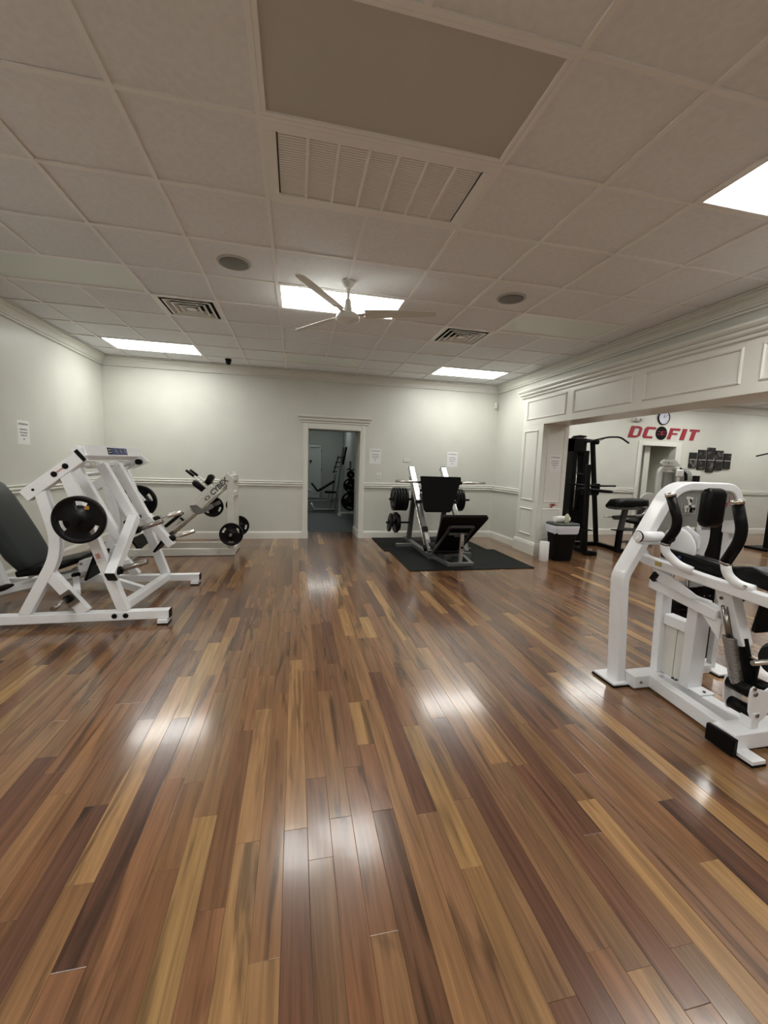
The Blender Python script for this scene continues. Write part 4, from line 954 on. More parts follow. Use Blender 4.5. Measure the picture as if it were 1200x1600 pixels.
def roll(name, a, b, r_, label):
    a, b = Vector(a), Vector(b); d = (b-a).normalized(); L_ = (b-a).length
    t_ = thing(name, (a+b)/2-Vector((0, 0, r_ if abs(d.z) < .5 else L_/2)), label, 'paper towel', 'paper towel rolls')
    emit('paper', MB().lathe([(0.022, 0), (r_-.004, 0), (r_, 0.004), (r_, L_-.004), (r_-.004, L_), (0.022, L_)], a, d, 28), TOWEL, t_)
    emit('core', MB().lathe([(0.022, 0.001), (0.022, L_-0.001), (0.019, L_-0.001), (0.019, 0.001)], a, d, 20), HOLE, t_)
roll('paper_towel_roll', (3.945, 5.60, 0.603+0.048), (4.225, 5.66, 0.603+0.048), 0.048, 'paper towel roll lying on the waste bin lid')
roll('paper_towel_roll', (3.80, 5.60, 0.0), (3.80, 5.60, 0.30), 0.070, 'white paper towel roll standing on the floor beside the waste bin')
t = thing('spray_bottle', (4.10, 5.525, 0.604), 'pale green bottle with a black pump standing on the waste bin lid', 'bottle')
emit('body', MB().lathe([(0.030, 0), (0.034, 0.004), (0.034, 0.10), (0.028, 0.125), (0.014, 0.14), (0.013, 0.15)], (4.10, 5.525, 0.604)), BOTTLE, t)
emit('pump', MB().lathe([(0.015, 0.148), (0.015, 0.165), (0.005, 0.167), (0.005, 0.182), (0.012, 0.184), (0.012, 0.194)], (4.10, 5.525, 0.604), seg=12), BPOW, t)
emit('nozzle', MB().tube([(4.10, 5.525, 0.793), (4.07, 5.505, 0.79)], 0.005, 8), BPOW, t)

# ================================================================== SIDE ROOM: BLACK TOWER + BENCH
t = thing('weight_tower', (5.2, 6.6, 0), 'black multi-station tower with a long bar overhead, behind the pilaster', 'exercise machine')
emit('stack_shroud', MB().bb(4.93, 5.00, 6.60, 6.95, 0.10, 1.99), BPOW, t, 0.01)
emit('stack_shroud', MB().bb(5.14, 5.27, 6.62, 6.90, 0.10, 1.78), BPOW, t, 0.01)
emit('head_box', MB().bb(4.93, 5.17, 6.58, 6.92, 1.74, 2.0), BPOW, t, 0.02)
emit('pulley_cover', MB().prism([(0, 0), (0.06, 0.05), (0.16, 0.065), (0.30, 0.06), (0.30, 0.035), (0.22, 0.01)], (4.94, 6.70, 1.995), (1, 0, 0), (0, 0, 1), -0.06), BPOW, t, 0.004)
for x in (5.035, 5.105): emit('guide_rod', MB().tube([(x, 6.72, 0.15), (x, 6.72, 1.80)], 0.011), CHROME, t)
wst = None
for k in range(12):
    z = 0.13+k*0.046
    emit('stack_weight', MB().bb(5.005, 5.135, 6.62, 6.82, z, z+0.043), BPOW, t, 0.002, seg=1)
emit('overhead_arm', MB().bar((5.10, 6.70, 1.97), (5.42, 6.70, 1.96), 0.06, 0.06), BPOW, t, 0.004)
emit('pulley', MB().lathe([(0.045, -0.015), (0.045, 0.015)], (5.43, 6.66, 1.945), (0, 1, 0), 20), BPOW, t)
emit('tall_post', MB().bar((5.37, 6.70, 1.95), (5.65, 6.70, 0.03), 0.065, 0.065, (0, 1, 0)), BPOW, t, 0.004)
emit('short_post', MB().bar((4.745, 5.97, 1.52), (4.81, 5.97, 0.05), 0.06, 0.062, (0, 1, 0)), BPOW, t, 0.004)
emit('step_sleeve', MB().bar((4.775, 5.97, 0.42), (4.80, 5.97, 0.05), 0.085, 0.085, (0, 1, 0)), BPOW, t, 0.004)
emit('step', MB().box((4.82, 5.97, 0.42), (0.17, 0.10, 0.018)), BPOW, t, 0.003)
emit('base_foot', MB().bar((4.93, 6.62, 0.035), (4.88, 5.85, 0.035), 0.08, 0.07), BPOW, t, 0.004)
emit('base_foot', MB().box((4.885, 5.92, 0.03), (0.20, 0.11, 0.06)), BPOW, t, 0.004)
emit('base_beam', MB().bar((4.95, 6.75, 0.035), (5.66, 6.68, 0.035), 0.08, 0.07), BPOW, t, 0.004)
emit('base_beam', MB().bar((5.66, 6.70, 0.035), (5.63, 5.95, 0.035), 0.08, 0.07), BPOW, t, 0.004)
emit('lat_bar', MB().tube([(4.94, 6.4, 1.90), (5.20, 6.4, 1.965), (5.45, 6.4, 2.025), (5.69, 6.4, 2.035), (5.88, 6.4, 1.935)], 0.016, 12, 0.08), BPOW, t)
emit('bar_cable', MB().tube([(5.43, 6.66, 1.94), (5.41, 6.41, 2.01)], 0.005, 8), DCHROME, t)
emit('arm_rest_bar', MB().tube([(4.62, 6.35, 1.19), (4.93, 6.30, 1.16), (5.25, 6.30, 1.155), (5.60, 6.30, 1.16)], 0.017, 10, 0.04), BPOW, t)
emit('arm_rest', MB().slab([(4.76, 6.20, 1.10), (4.80, 6.20, 1.10), (5.38, 6.20, 1.065), (5.45, 6.20, 1.06)], (0, 1, 0), [0.08, 0.12, 0.12, 0.08], [0.03, 0.055, 0.055, 0.03]), VINYL, t)
emit('arm_bracket', MB().box((5.02, 6.22, 1.03), (0.30, 0.08, 0.07)), BPOW, t, 0.004)
emit('joint', MB().box((5.23, 6.35, 1.14), (0.10, 0.12, 0.11)), BPOW, t, 0.006)
emit('rack_pin', MB().tube([(4.98, 6.55, 1.365), (4.78, 6.0, 1.355)], 0.010, 8), BPOW, t)
emit('joint', MB().bar((5.02, 6.22, 1.03), (4.80, 5.99, 1.05), 0.05, 0.06), BPOW, t)
emit('joint', MB().bar((5.20, 6.25, 1.05), (5.50, 6.68, 1.06), 0.05, 0.06), BPOW, t)

t = thing('preacher_bench', (5.7, 6.0, 0), 'grey framed bench with a black rolled pad beside the black tower', 'bench')
emit('arm_pad', MB().slab([(5.27, 5.98, 0.80), (5.285, 5.98, 0.815), (5.37, 5.98, 0.885), (5.46, 5.98, 0.89), (5.80, 5.98, 0.90), (5.89, 5.98, 0.90), (5.91, 5.98, 0.90)], (0, 1, 0), [0.24, 0.28, 0.30, 0.30, 0.30, 0.28, 0.24], [0.03, 0.08, 0.13, 0.14, 0.14, 0.13, 0.08]), VINYL, t)
emit('pad_plate', MB().bb(5.24, 5.72, 5.82, 6.02, 0.785, 0.82), DGREY, t, 0.004)
emit('front_post', MB().bar((5.585, 6.0, 0.80), (5.515, 6.0, 0.40), 0.06, 0.085, (0, 1, 0)), DGREY, t, 0.004)
emit('front_post_sleeve', MB().bar((5.515, 6.0, 0.42), (5.495, 6.0, 0.02), 0.07, 0.085, (0, 1, 0)), BPOW, t, 0.004)
emit('post_flange', MB().box((5.48, 6.0, 0.415), (0.22, 0.10, 0.014)), BPOW, t)
emit('bar_catch', MB().tube([(5.17, 6.0, 0.645), (5.36, 6.0, 0.64)], 0.012, 10), CHROME, t)
emit('cross_tube', MB().bar((5.35, 6.0, 0.64), (6.15, 6.15, 0.64), 0.045, 0.05), DGREY, t, 0.004)
emit('catch_knob', MB().box((5.41, 5.99, 0.63), (0.10, 0.07, 0.065)), DGREY, t, 0.01)
emit('lower_tube', MB().bar((5.54, 6.0, 0.43), (6.10, 6.20, 0.38), 0.05, 0.055), DGREY, t, 0.004)
emit('ground_tube', MB().bar((5.52, 6.02, 0.20), (6.05, 6.25, 0.16), 0.035, 0.04), DGREY, t, 0.003)
emit('rear_post', MB().bar((6.12, 6.20, 0.80), (6.05, 6.25, 0.0), 0.08, 0.09, (0, 1, 0)), DGREY, t, 0.004)
emit('seat', MB().slab([(5.90, 6.2, 0.52), (5.92, 6.2, 0.525), (6.22, 6.2, 0.60), (6.25, 6.2, 0.61)], (0, 1, 0), [0.26, 0.32, 0.32, 0.26], [0.03, 0.06, 0.06, 0.03]), VINYL, t)
emit('curl_arm', MB().tube([(5.80, 6.1, 0.64), (6.05, 6.1, 0.66), (6.14, 6.1, 0.78), (6.16, 6.1, 0.90)], 0.022, 12, 0.1), SILVER, t)

t = thing('grey_cam_machine', (7.3, 6.9, 0), 'grey arched machine with a round disc cover standing before the side doorway', 'exercise machine')
emit('head_plate', MB().prism([(-0.02, 0.0), (-0.05, 0.05), (-0.03, 0.10), (0.02, 0.12), (0.30, 0.12), (0.45, -0.01)], (7.26, 7.0, 1.565), (1, 0, 0), (0, 0, 1), 0.05), LGREY, t, 0.006)
emit('arch', MB().rpath(fillet([Vector(p) for p in ((7.25, 7.02, 0.05), (7.25, 7.02, 1.53), (7.66, 7.02, 1.53), (7.66, 7.02, 0.05))], 0.14), nY, 0.08, 0.06), LGREY, t, 0.006)
emit('inner_shroud', MB().bb(7.36, 7.58, 7.0, 7.05, 0.1, 1.44), GREYP, t, 0.01)
emit('cam_cover', MB().lathe([(0.02, -0.03), (0.21, -0.03), (0.22, -0.015), (0.22, 0.03)], (7.80, 6.98, 1.31), (0, 1, 0), 32), GREYP, t)
emit('cam_arm', MB().rpath([(7.62, 6.90, 1.52), (7.78, 6.90, 1.40), (7.80, 6.90, 1.28)], nY, 0.03, 0.05), BPOW, t, 0.004)
emit('white_block', MB().box((7.60, 6.88, 1.425), (0.17, 0.06, 0.15)), PLAST, t, 0.03, seg=3)
emit('block_stem', MB().bb(7.585, 7.625, 6.89, 6.93, 0.9, 1.36), PLAST, t, 0.004)
for x, r_ in ((7.30, 0.010), (7.375, 0.024), (7.45, 0.010)): emit('bolt', MB().lathe([(r_, 0), (r_, 0.012)], (x, 6.95, 1.63), (0, -1, 0), 14), GREYP, t)
emit('base', MB().bb(7.15, 7.85, 6.7, 7.1, 0.0, 0.06), LGREY, t, 0.006)
t = thing('disc_machine', (6.64, 6.6, 0), 'grey round guard disc on a stand behind the bench', 'exercise machine')
emit('guard_disc', MB().lathe([(0.005, 0), (0.195, 0), (0.20, 0.01), (0.20, 0.025), (0.19, 0.03)], (6.64, 6.6, 0.83), (0, 1, 0), 40), GREYP, t)
emit('disc_rim', MB().lathe([(0.196, -0.006), (0.206, -0.006), (0.206, 0.03), (0.196, 0.03)], (6.64, 6.6, 0.83), (0, 1, 0), 40), LGREY, t)
emit('hub', MB().lathe([(0.03, -0.05), (0.03, 0.0)], (6.62, 6.6, 0.83), (0, 1, 0), 16), CHROME, t)
emit('stand', MB().bb(6.57, 6.67, 6.64, 6.74, 0.0, 0.83), DGREY, t, 0.006)
emit('stand_foot', MB().bb(6.40, 6.85, 6.60, 6.78, 0.0, 0.05), DGREY, t, 0.006)
# things in the closet behind: dumbbell rack glimpsed through the doorway
t = thing('storage_rack', (7.62, 8.30, 0), 'black storage rack glimpsed inside the side doorway', 'rack')
emit('upright', MB().bar((7.50, 8.30, 0.0), (7.66, 8.30, 1.45), 0.05, 0.05), BPOW, t)
emit('upright', MB().bar((7.64, 8.45, 0.0), (7.76, 8.45, 1.45), 0.05, 0.05), BPOW, t)
for k in range(5):
    z = 0.55+0.18*k; emit('shelf', MB().bb(7.53+.02*k, 7.73+.01*k, 8.24, 8.50, z, z+0.02), CHROME if k % 2 else BPOW, t)
    emit('shelf_bin', MB().bb(7.56+.02*k, 7.70+.01*k, 8.26, 8.46, z+0.021, z+0.12), (BPOW, DGREY, LGREY, BPOW, DGREY)[k], t, 0.008)
# bar of another machine entering at the right edge
t = thing('pulldown_machine', (8.75, 6.1, 0), 'dark machine with a thin bar reaching in at the right edge of the picture', 'exercise machine')
emit('bar', MB().tube([(8.29, 6.0, 1.785), (8.62, 6.0, 1.855), (8.9, 6.0, 1.86)], 0.013, 10, 0.05), BPOW, t)
emit('mast', MB().bb(8.86, 8.94, 6.0, 6.08, 0.04, 2.1), BPOW, t, 0.004)
emit('base', MB().bb(8.7, 9.3, 5.9, 6.3, 0.0, 0.05), BPOW, t, 0.004)

# ================================================================== RIGHT WHITE MACHINE (foreground)
t = thing('glute_machine', (2.55, 1.95, 0), 'white arched selectorised machine with black grips in the right foreground', 'exercise machine')
arch = fillet([Vector(p) for p in ((2.160, 2.255, 0.02), (2.108, 2.255, 0.74), (2.44, 2.255, 1.345), (2.94, 2.255, 1.345), (2.992, 2.255, 1.12), (2.992, 2.255, 1.02))], [0, 0.05, 0.13, 0.16, 0.05, 0], 8)
arch = [p for i, p in enumerate(arch)]
emit('arch_frame', MB().rpath(arch, nY, 0.11, 0.056), WHITE, t, 0.010, seg=3)
emit('arch_foot', MB().bb(2.075, 2.20, 2.175, 2.37, 0.010, 0.024), WHITE, t, 0.003)
emit('foot_pad', MB().bb(2.07, 2.205, 2.17, 2.375, 0.0, 0.011), BPOW, t)
emit('arch_leg', MB().bb(2.972, 3.012, 2.258, 2.302, 0.02, 1.08), WHITE, t, 0.006)
emit('arch_foot', MB().bb(2.94, 3.10, 2.17, 2.40, 0.010, 0.024), WHITE, t, 0.003)
emit('foot_pad', MB().bb(2.935, 3.105, 2.165, 2.405, 0.0, 0.011), BPOW, t)
emit('stack_base', MB().bb(2.83, 2.95, 2.235, 2.62, 0.0, 0.065), WHITE, t, 0.006)
# instruction panel
pp = [(2.30, 1.075), (2.70, 1.075), (2.73, 1.115), (2.96, 1.125), (2.955, 1.20), (2.93, 1.26), (2.885, 1.30), (2.82, 1.317), (2.54, 1.317), (2.48, 1.305), (2.43, 1.265), (2.36, 1.16)]
emit('instruction_panel', MB().prism([(x-2.55, z-1.05) for x, z in pp], (2.55, 2.216, 1.05), (1, 0, 0), (0, 0, 1), 0.008), GREYP, t)
ax, az, ay = 2.485, 1.165, 2.2075
emit('panel_frame_line', MB().bb(ax, ax+0.115, ay-0.001, ay, az-0.003, az), LGREY, t)
emit('panel_frame_line', MB().bb(ax+0.112, ax+0.115, ay-0.001, ay, az, az+0.11), LGREY, t)
emit('panel_frame_line', MB().bb(ax, ax+0.003, ay-0.001, ay, az, az+0.075), LGREY, t)
fg = MB()
for a, b, w_ in (((.03, .105), (.085, .10), .016), ((.05, .10), (.07, .045), .022), ((.02, .045), (.105, .05), .016), ((.03, .04), (.035, .008), .014), ((.06, .04), (.058, .008), .008)):
    fg.bar((ax+a[0], ay-0.0015, az+a[1]), (ax+b[0], ay-0.0015, az+b[1]), 0.001, w_, (0, 1, 0))
emit('panel_figure', fg, PLAST, t)
fg = MB(); fg.bar((ax+.075, ay-0.002, az+.008), (ax+.078, ay-.002, az+.042), .001, .022, (0, 1, 0)); fg.bar((ax+.10, ay-.002, az+.025), (ax+.103, ay-.002, az+.04), .001, .014, (0, 1, 0)); fg.bar((ax+.062, ay-.002, az+.095), (ax+.07, ay-.002, az+.075), .001, .014, (0, 1, 0))
emit('panel_figure', fg, BPOW, t)
emit('panel_icon', MB().bb(ax-0.04, ax-0.020, ay-0.001, ay, az, az+0.055), LGREY, t)
emit('panel_icon', MB().bb(ax+0.145, ax+0.148, ay-0.001, ay, az, az+0.12), INK, t)
text('lettering', 'io', 0.062, (2.835, ay-0.001, 1.228), (1, 0, 0), (0, 0, 1), mat('dark_red_print', (0.10, 0.015, 0.015), 0.5), t, 0.001, 0.2, 0.0015)
text('lettering', 'MAX', 0.018, (2.815, ay-0.001, 1.172), (1, 0, 0), (0, 0, 1), INK, t, 0.001, 0, 0.0008)
emit('logo_swoosh', MB().tube([(2.79, ay-0.001, 1.195), (2.84, ay-0.001, 1.205), (2.872, ay-0.001, 1.25), (2.872, ay-0.001, 1.285)], 0.0025, 6, 0.02), RED, t)
# weight stack, shroud, guide rods
ws_ = None
emit('stack_shroud', MB().bb(2.86, 3.04, 2.32, 2.34, 0.067, 0.62), BPOW, t, 0.004)
for k in range(11):
    z = 0.10+0.045*k
    for x in (2.885, 2.935): emit('shroud_hole', MB().lathe([(0.007, 0), (0.007, 0.002)], (x+0.002*k, 2.320, z), (0, -1, 0), 8), GREYP, t)
emit('selector_pin', MB().tube([(2.92, 2.31, 0.47), (2.94, 2.285, 0.435), (2.97, 2.30, 0.46)], 0.006, 8, 0.01), GOLD, t)
for k in range(12): emit('stack_weight', MB().bb(2.80, 3.05, 2.40, 2.56, 0.09+0.042*k, 0.129+0.042*k), BPOW, t, 0.002, seg=1)
emit('column_shroud', MB().bb(3.03, 3.13, 2.36, 2.46, 0.63, 1.14), BPOW, t, 0.004)
for x in (2.72, 2.86): emit('guide_rod', MB().tube([(x, 2.42, 0.10), (x, 2.42, 1.20)], 0.013, 12), CHROME, t)
emit('side_shroud', MB().bb(2.83, 3.05, 2.15, 2.17, 0.56, 0.76), BPOW, t, 0.004)
# base
emit('base_bar', MB().bb(2.19, 2.50, 2.13, 2.235, 0.008, 0.092), WHITE, t, 0.006)
emit('base_rail', MB().bar((2.335, 2.14, 0.052), (2.285, 1.62, 0.052), 0.062, 0.08), WHITE, t, 0.006)
emit('base_rail', MB().bar((2.455, 2.20, 0.052), (2.445, 1.62, 0.052), 0.078, 0.08), WHITE, t, 0.006)
emit('front_bar', MB().bb(2.20, 2.95, 1.51, 1.625, 0.020, 0.110), WHITE, t, 0.006)
emit('bar_end_block', MB().bb(2.176, 2.20, 1.49, 1.64, 0.008, 0.100), BPOW, t, 0.004)
emit('front_tab', MB().bb(2.205, 2.29, 1.42, 1.515, 0.010, 0.032), WHITE, t, 0.003)
emit('tab_pad', MB().bb(2.203, 2.292, 1.418, 1.517, 0.0, 0.011), BPOW, t)
emit('bolt', MB().lathe([(0.010, 0), (0.008, 0.008)], (2.24, 2.13, 0.05), (0, -1, 0), 8), DCHROME, t)
# mid box frame (runs along Y)
nXv = (1, 0, 0)
emit('mid_post', MB().bar((2.43, 2.19, 0.09), (2.43, 2.21, 0.66), 0.080, 0.055, (1, 0, 0)), WHITE, t, 0.006)
emit('mid_post', MB().bar((2.45, 1.975, 0.09), (2.45, 1.975, 0.66), 0.110, 0.065, (1, 0, 0)), WHITE, t, 0.006)
emit('mid_cross', MB().bb(2.405, 2.475, 2.0, 2.17, 0.43, 0.50), WHITE, t, 0.005)
emit('mid_panel', MB().bb(2.428, 2.440, 2.085, 2.17, 0.09, 0.44), OFFW, t)
emit('mid_panel', MB().bb(2.432, 2.442, 2.0, 2.082, 0.09, 0.44), OFFW, t)
emit('post_foot', MB().bb(2.40, 2.51, 1.86, 2.03, 0.092, 0.102), WHITE, t, 0.003)
for y_, x_ in ((2.06, 2.41), (2.035, 2.41), (1.885, 2.455)): emit('bolt', MB().lathe([(0.011, 0), (0.007, 0.010)], (x_, y_, 0.100), (0, 0, 1), 6, False), DGREY, t)
emit('lower_beam', MB().bar((2.40, 2.27, 0.685), (2.40, 1.80, 0.625), 0.085, 0.068), WHITE, t, 0.008)
emit('gusset', MB().prism([(0, 0), (0.24, -0.02), (0.24, -0.14), (0.12, -0.02)], (2.37, 2.02, 0.63), (0, -1, 0), (0, 0, 1), -0.012), WHITE, t)
# cams
emit('cam_plate', MB().prism([(0.16, 0.36), (0.07, 0.41), (-0.02, 0.36), (-0.02, 0.28), (0.10, 0.10), (0.22, 0.02), (0.26, 0.12)], (2.42, 1.97+0.06, 0.69), (0, 1, 0), (0, 0, 1), 0.018), WHITE, t, 0.004)
emit('crank_plate', MB().prism([(0.0, 0.11), (-0.16, 0.075), (-0.35, 0.0), (-0.30, -0.02), (-0.05, 0.02)], (2.33, 2.24, 0.70), (0, 1, 0), (0, 0, 1), 0.016), WHITE, t, 0.003)
emit('pivot_tube', MB().tube([(2.155, 2.20, 1.015), (2.34, 2.20, 1.012)], 0.034, 20), WHITE, t)
emit('cam_disc', MB().lathe([(0.005, 0), (0.118, 0), (0.125, 0.005), (0.125, 0.015), (0.118, 0.02)], (2.392, 2.13, 0.955), (1, 0, 0), 36), WHITE, t)
emit('cam_knob', MB().lathe([(0.011, 0), (0.011, 0.02), (0.006, 0.025)], (2.388, 2.08, 0.90), (-1, 0, 0), 14), BLUE, t)
emit('pivot_cap', MB().tube([(2.162, 2.20, 1.015), (2.17, 2.20, 1.015)], 0.038, 20), BPOW, t)
emit('pivot_bearing', MB().tube([(2.38, 2.17, 1.01), (2.42, 2.17, 1.01)], 0.030, 20), BPOW, t)
emit('support_loop', MB().tube([(2.35, 2.22, 0.965), (2.20, 2.20, 0.975), (2.15, 2.20, 0.985), (2.17, 2.18, 1.03)], 0.012, 8, 0.02), WHITE, t)
emit('main_beam', MB().rpath(fillet([Vector(p) for p in ((2.32, 2.36, 0.985), (2.32, 2.31, 0.845), (2.32, 1.38, 0.800))], 0.16, 8), (1, 0, 0), 0.055, 0.060), WHITE, t, 0.008)
emit('warning_label', MB().box((2.2915, 2.15, 0.842), (0.001, 0.05, 0.028)), mat('yellow_label', (0.55, 0.45, 0.15), 0.5), t)
emit('stop_pad', MB().box((2.34, 2.20, 0.745), (0.05, 0.035, 0.06), Matrix.Rotation(R(30), 3, 'X')), BPOW, t)
# body pad and rear pad
emit('body_pad', MB().slab([(2.42, 2.23, 0.905), (2.42, 2.22, 0.905), (2.42, 2.10, 0.895), (2.42, 1.83, 0.88), (2.42, 1.81, 0.88)], (1, 0, 0), [0.03, 0.085, 0.10, 0.10, 0.08], [0.04, 0.075, 0.08, 0.085, 0.05]), VINYL, t)
emit('body_pad', MB().slab([(2.46, 1.80, 0.875), (2.46, 1.78, 0.88), (2.46, 1.68, 0.895), (2.46, 1.50, 0.86), (2.46, 1.45, 0.85)], (1, 0, 0), [0.08, 0.14, 0.17, 0.16, 0.10], [0.04, 0.08, 0.10, 0.08, 0.04]), VINYL, t)
# handles
lh = [Vector(p) for p in ((2.27, 1.90, 0.865), (2.235, 1.96, 0.885), (2.205, 2.03, 0.95), (2.20, 2.035, 1.00), (2.21, 1.975, 1.15), (2.20, 2.03, 1.285))]
emit('left_handle', MB().tube(lh[:4], 0.024, 14, 0.05), WHITE, t)
emit('left_grip', MB().tube([lh[3], (2.215, 1.985, 1.10), (2.215, 1.985, 1.16), lh[5]], 0.0265, 16, 0.09), BPOW, t)
emit('grip_end', MB().tube([lh[5], (2.198, 2.038, 1.308)], 0.029, 18), CHROME, t)
emit('grip_ring', MB().tube([(2.2005, 2.034, 0.992), (2.2015, 2.032, 1.006)], 0.0275, 18), DCHROME, t)
rh = [Vector(p) for p in ((2.32, 1.60, 0.845), (2.30, 1.665, 0.852), (2.29, 1.72, 0.89), (2.285, 1.735, 0.955), (2.30, 1.68, 1.15), (2.29, 1.715, 1.275))]
emit('right_handle', MB().tube(rh[:4], 0.024, 14, 0.06), WHITE, t)
emit('right_grip', MB().tube([rh[3], (2.30, 1.69, 1.08), (2.30, 1.685, 1.15), rh[5]], 0.0275, 16, 0.09), BPOW, t)
emit('grip_end', MB().tube([rh[5], (2.288, 1.72, 1.300)], 0.030, 18), CHROME, t)
emit('grip_ring', MB().tube([(2.2845, 1.737, 0.946), (2.2855, 1.733, 0.960)], 0.0285, 18), DCHROME, t)
emit('bolt', MB().lathe([(0.010, 0), (0.010, 0.004)], (2.292, 1.625, 0.852), (-1, -0.3, 0), 10), DCHROME, t)
emit('bolt', MB().lathe([(0.010, 0), (0.010, 0.004)], (2.255, 1.915, 0.87), (-1, -0.3, 0.2), 10), DCHROME, t)
# head pad on bent neck
emit('head_pad', MB().slab([(2.50, 2.02, 1.105), (2.50, 2.02, 1.115), (2.50, 2.02, 1.14), (2.505, 2.02, 1.31), (2.505, 2.02, 1.335), (2.505, 2.02, 1.345)], (1, 0, 0), [0.08, 0.125, 0.145, 0.145, 0.12, 0.08], [0.02, 0.05, 0.07, 0.07, 0.05, 0.02]), VINYL, t)
emit('pad_neck', MB().rpath(fillet([Vector(p) for p in ((2.50, 2.06, 1.20), (2.50, 2.05, 1.00), (2.44, 2.05, 0.88))], 0.08), nY, 0.03, 0.075), WHITE, t, 0.006)
# strut, spring, slotted bar, knuckle, roller
emit('strut', MB().bar((2.40, 1.80, 0.80), (2.43, 1.705, 0.49), 0.075, 0.085, (1, 0, 0)), WHITE, t, 0.006)
for y_, z_ in ((1.79, 0.735), (1.775, 0.69), (1.745, 0.60)): emit('bolt', MB().lathe([(0.009, 0), (0.009, 0.006)], (2.365, y_, z_), (-1, 0, 0), 8), DGREY, t)
emit('gas_strut', MB().tube([(2.34, 1.75, 0.70), (2.34, 1.70, 0.54)], 0.016, 12), DCHROME, t)
sp = [Vector((2.335+0.032*math.cos(k*0.9), 1.70+0.030*math.sin(k*0.9)-0.07*k/180, 0.545-0.23*k/180)) for k in range(180)]
emit('spring', MB().tube(sp, 0.004, 5), DCHROME, t)
emit('slide_channel', MB().bar((2.42, 1.71, 0.53), (2.42, 1.63, 0.28), 0.030, 0.075, (1, 0, 0)), BPOW, t, 0.003)
emit('slotted_bar', MB().bar((2.45, 1.685, 0.51), (2.45, 1.615, 0.27), 0.010, 0.018, (1, 0, 0)), LGREY, t)
for k in range(10): emit('slot_hole', MB().lathe([(0.004, 0), (0.004, 0.001)], Vector((2.4448, 1.685, 0.51)).lerp(Vector((2.4448, 1.615, 0.27)), 0.08+0.09*k), (-1, 0, 0), 6), HOLE, t)
kn = [(0.03, 0.075), (0.055, 0.09), (0.075, 0.075), (0.08, 0.03), (0.07, -0.05), (0.04, -0.105), (0.0, -0.115), (-0.04, -0.09), (-0.09, 0.02), (-0.10, 0.07), (-0.07, 0.085), (-0.02, 0.06)]
kx = [(-p[0], p[1]) for p in kn]
emit('knuckle_plate', MB().prism(kx, (2.385, 1.550, 0.255), (1, 0, 0), (0, 0, 1), 0.012), WHITE, t, 0.003)
emit('knuckle_plate', MB().prism(kx, (2.385, 1.680, 0.255), (1, 0, 0), (0, 0, 1), 0.010), WHITE, t, 0.003)
for x_, z_ in ((2.335, 0.305), (2.365, 0.185), (2.46, 0.305)):
    emit('ankle_roller', MB().tube([(x_, 1.552, z_), (x_, 1.668, z_)], 0.033, 18), BPOW, t)
    emit('bolt', MB().lathe([(0.013, 0), (0.013, 0.006), (0.006, 0.008)], (x_, 1.538, z_), (0, -1, 0), 10), DCHROME, t)
emit('bolt', MB().lathe([(0.010, 0), (0.010, 0.005)], (2.325, 1.538, 0.335), (0, -1, 0), 10), DCHROME, t)
emit('knuckle_stand', MB().bar((2.36, 1.565, 0.11), (2.36, 1.565, 0.20), 0.06, 0.05), WHITE, t, 0.004)
emit('thigh_plate', MB().box((2.62, 1.67, 0.665), (0.30, 0.03, 0.19), Matrix.Rotation(R(8), 3, 'X')), BPOW, t, 0.008)
emit('foot_roller', MB().tube([(2.52, 1.60, 0.44), (2.56, 1.60, 0.44), (2.90, 1.60, 0.44), (2.94, 1.60, 0.44)], [0.075, 0.098, 0.098, 0.075], 28), GVINYL, t)
emit('roller_axle', MB().tube([(2.38, 1.60, 0.44), (2.98, 1.60, 0.44)], 0.014, 12), CHROME, t)
emit('axle_link', MB().bar((2.42, 1.62, 0.45), (2.42, 1.63, 0.30), 0.02, 0.05, (1, 0, 0)), BPOW, t)

# ================================================================== BACK ROOM
t = thing('back_room_door', (0.5, 15.98, 0), 'pale grey closed door at the far end of the back room', 'door')
emit('slab', MB().bb(0.05, 0.96, 15.95, 15.99, 0.01, 2.05), mat('grey_door', (0.42, 0.45, 0.43), 0.4), t, 0.004)
emit('door_frame', MB().bb(0.97, 1.06, 15.94, 16.0, 0.0, 2.15).bb(-0.05, 0.04, 15.94, 16.0, 0.0, 2.15).bb(0.04, 0.97, 15.94, 16.0, 2.06, 2.15), BWALL, t, 0.004)
emit('closer', MB().bb(0.55, 0.85, 15.89, 15.95, 1.95, 2.0), LGREY, t, 0.004)
for z in (1.75, 1.05, 0.3): emit('hinge', MB().bb(0.955, 0.975, 15.935, 15.95, z, z+0.12), DGREY, t)
emit('knob', MB().lathe([(0.015, 0), (0.015, 0.03), (0.04, 0.04), (0.04, 0.07), (0.01, 0.08)], (0.56, 15.95, 1.42), (0, -1, 0), 14), BPOW, t)
t = thing('plate_tree', (1.46, 10.85, 0), 'silver plate tree with three black plates in the back room', 'plate tree')
emit('post', MB().bb(1.39, 1.45, 10.86, 10.92, 0.0, 1.45), SILVER, t, 0.004)
emit('base', MB().bb(1.12, 1.70, 10.80, 10.87, 0.06, 0.10), SILVB, t, 0.004)
emit('base_foot', MB().bb(1.10, 1.18, 10.62, 10.90, 0.0, 0.06), PLAST, t, 0.004)
emit('base_leg', MB().bb(1.13, 1.17, 10.82, 10.86, 0.10, 0.45), SILVB, t)
for z in (1.10, 0.82, 0.40): emit('horn', MB().tube([(1.42, 10.86, z), (1.42, 10.66, z)], 0.016), DCHROME, t)
emit('clip_bar', MB().tube([(1.32, 10.84, 1.22), (1.38, 10.84, 1.25), (1.45, 10.84, 1.20), (1.52, 10.84, 1.24)], 0.018, 8), BPOW, t)
plate('small', (1.42, 10.76, 1.10), 'smallest plate at the top of the plate tree in the back room', 'plates on the plate tree', scale=1.15)
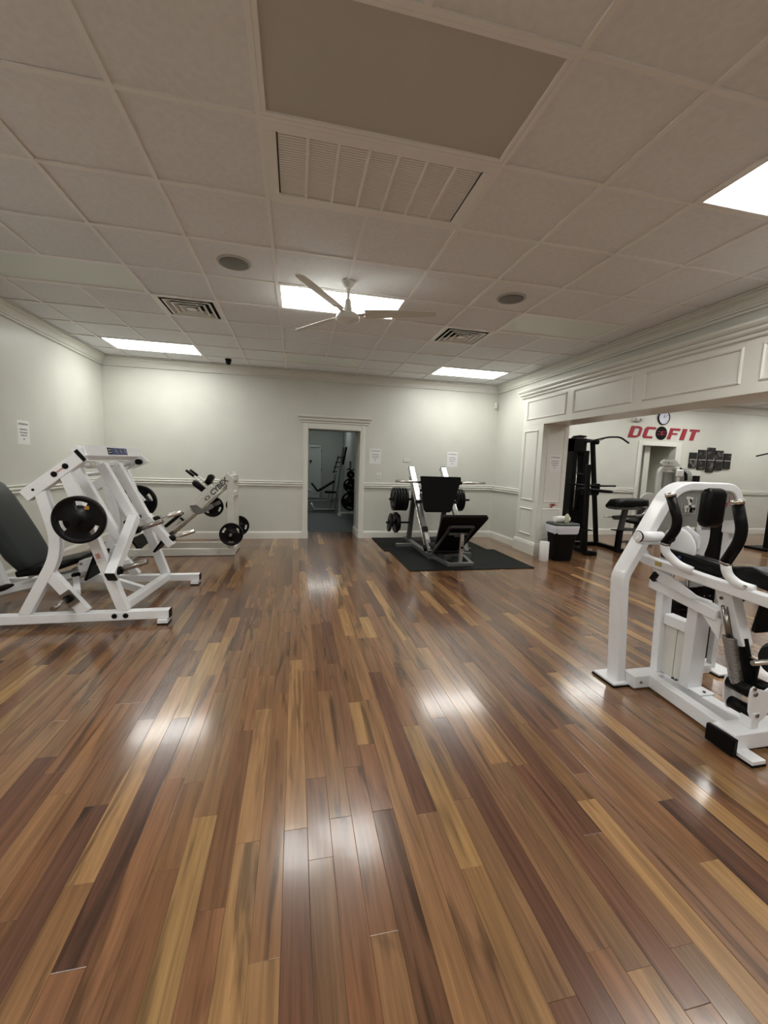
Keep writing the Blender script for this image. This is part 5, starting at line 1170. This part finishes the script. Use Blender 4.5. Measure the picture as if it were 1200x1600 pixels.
plate('mid', (1.42, 10.76, 0.82), 'middle-sized plate on the plate tree in the back room', 'plates on the plate tree', scale=1.15)
plate('big', (1.44, 10.76, 0.40), 'largest plate at the bottom of the plate tree in the back room', 'plates on the plate tree', scale=1.38)
t = thing('bench_rack', (1.2, 12.2, 0), 'silver bench press rack with an inclined black bench in the back room', 'bench')
emit('upright', MB().bar((1.15, 12.2, 0.0), (1.38, 12.2, 1.85), 0.06, 0.06), SILVER, t, 0.004)
emit('upright', MB().bar((1.02, 12.2, 0.0), (1.15, 12.2, 1.05), 0.06, 0.06), SILVER, t, 0.004)
emit('bar_sleeve', MB().tube([(1.45, 12.1, 1.86), (1.36, 12.1, 1.35)], 0.03), BPOW, t)
emit('hook_plate', MB().bar((1.10, 12.2, 1.10), (1.24, 12.2, 1.60), 0.02, 0.03), BPOW, t)
for k in range(4): emit('hook', MB().tube([(1.05+.045*k, 12.15, 1.12+.14*k), (1.20+.045*k, 12.15, 1.14+.14*k)], 0.014, 8), BPOW, t)
emit('backrest', MB().bar((0.66, 12.2, 0.56), (1.12, 12.2, 0.86), 0.28, 0.06), VINYL, t, 0.01)
emit('leg_pad', MB().bar((0.64, 12.2, 0.55), (0.46, 12.2, 0.78), 0.28, 0.05), VINYL, t, 0.01)
emit('seat_pad', MB().bar((0.85, 12.2, 0.53), (1.18, 12.2, 0.53), 0.28, 0.06), VINYL, t, 0.01)
emit('curved_tube', MB().tube([(0.34, 12.2, 0.56), (0.44, 12.2, 0.60), (0.50, 12.2, 0.48), (0.62, 12.2, 0.47), (0.66, 12.2, 0.56)], 0.022, 10, 0.06), SILVB, t)
for x in (0.74, 0.98): emit('leg', MB().bar((x, 12.2, 0.53), (x-0.02, 12.2, 0.27), 0.05, 0.07, (0, 1, 0)), SILVER, t, 0.004)
emit('frame_rail', MB().bar((0.30, 12.2, 0.26), (1.10, 12.2, 0.26), 0.06, 0.06), SILVER, t, 0.004)
emit('ground_rail', MB().tube([(0.45, 12.0, 0.22), (0.55, 12.0, 0.03), (1.15, 12.0, 0.03)], 0.028, 10, 0.05), SILVB, t)
emit('ground_rail', MB().bar((0.35, 12.2, 0.24), (0.35, 12.2, 0.0), 0.05, 0.05), SILVER, t)
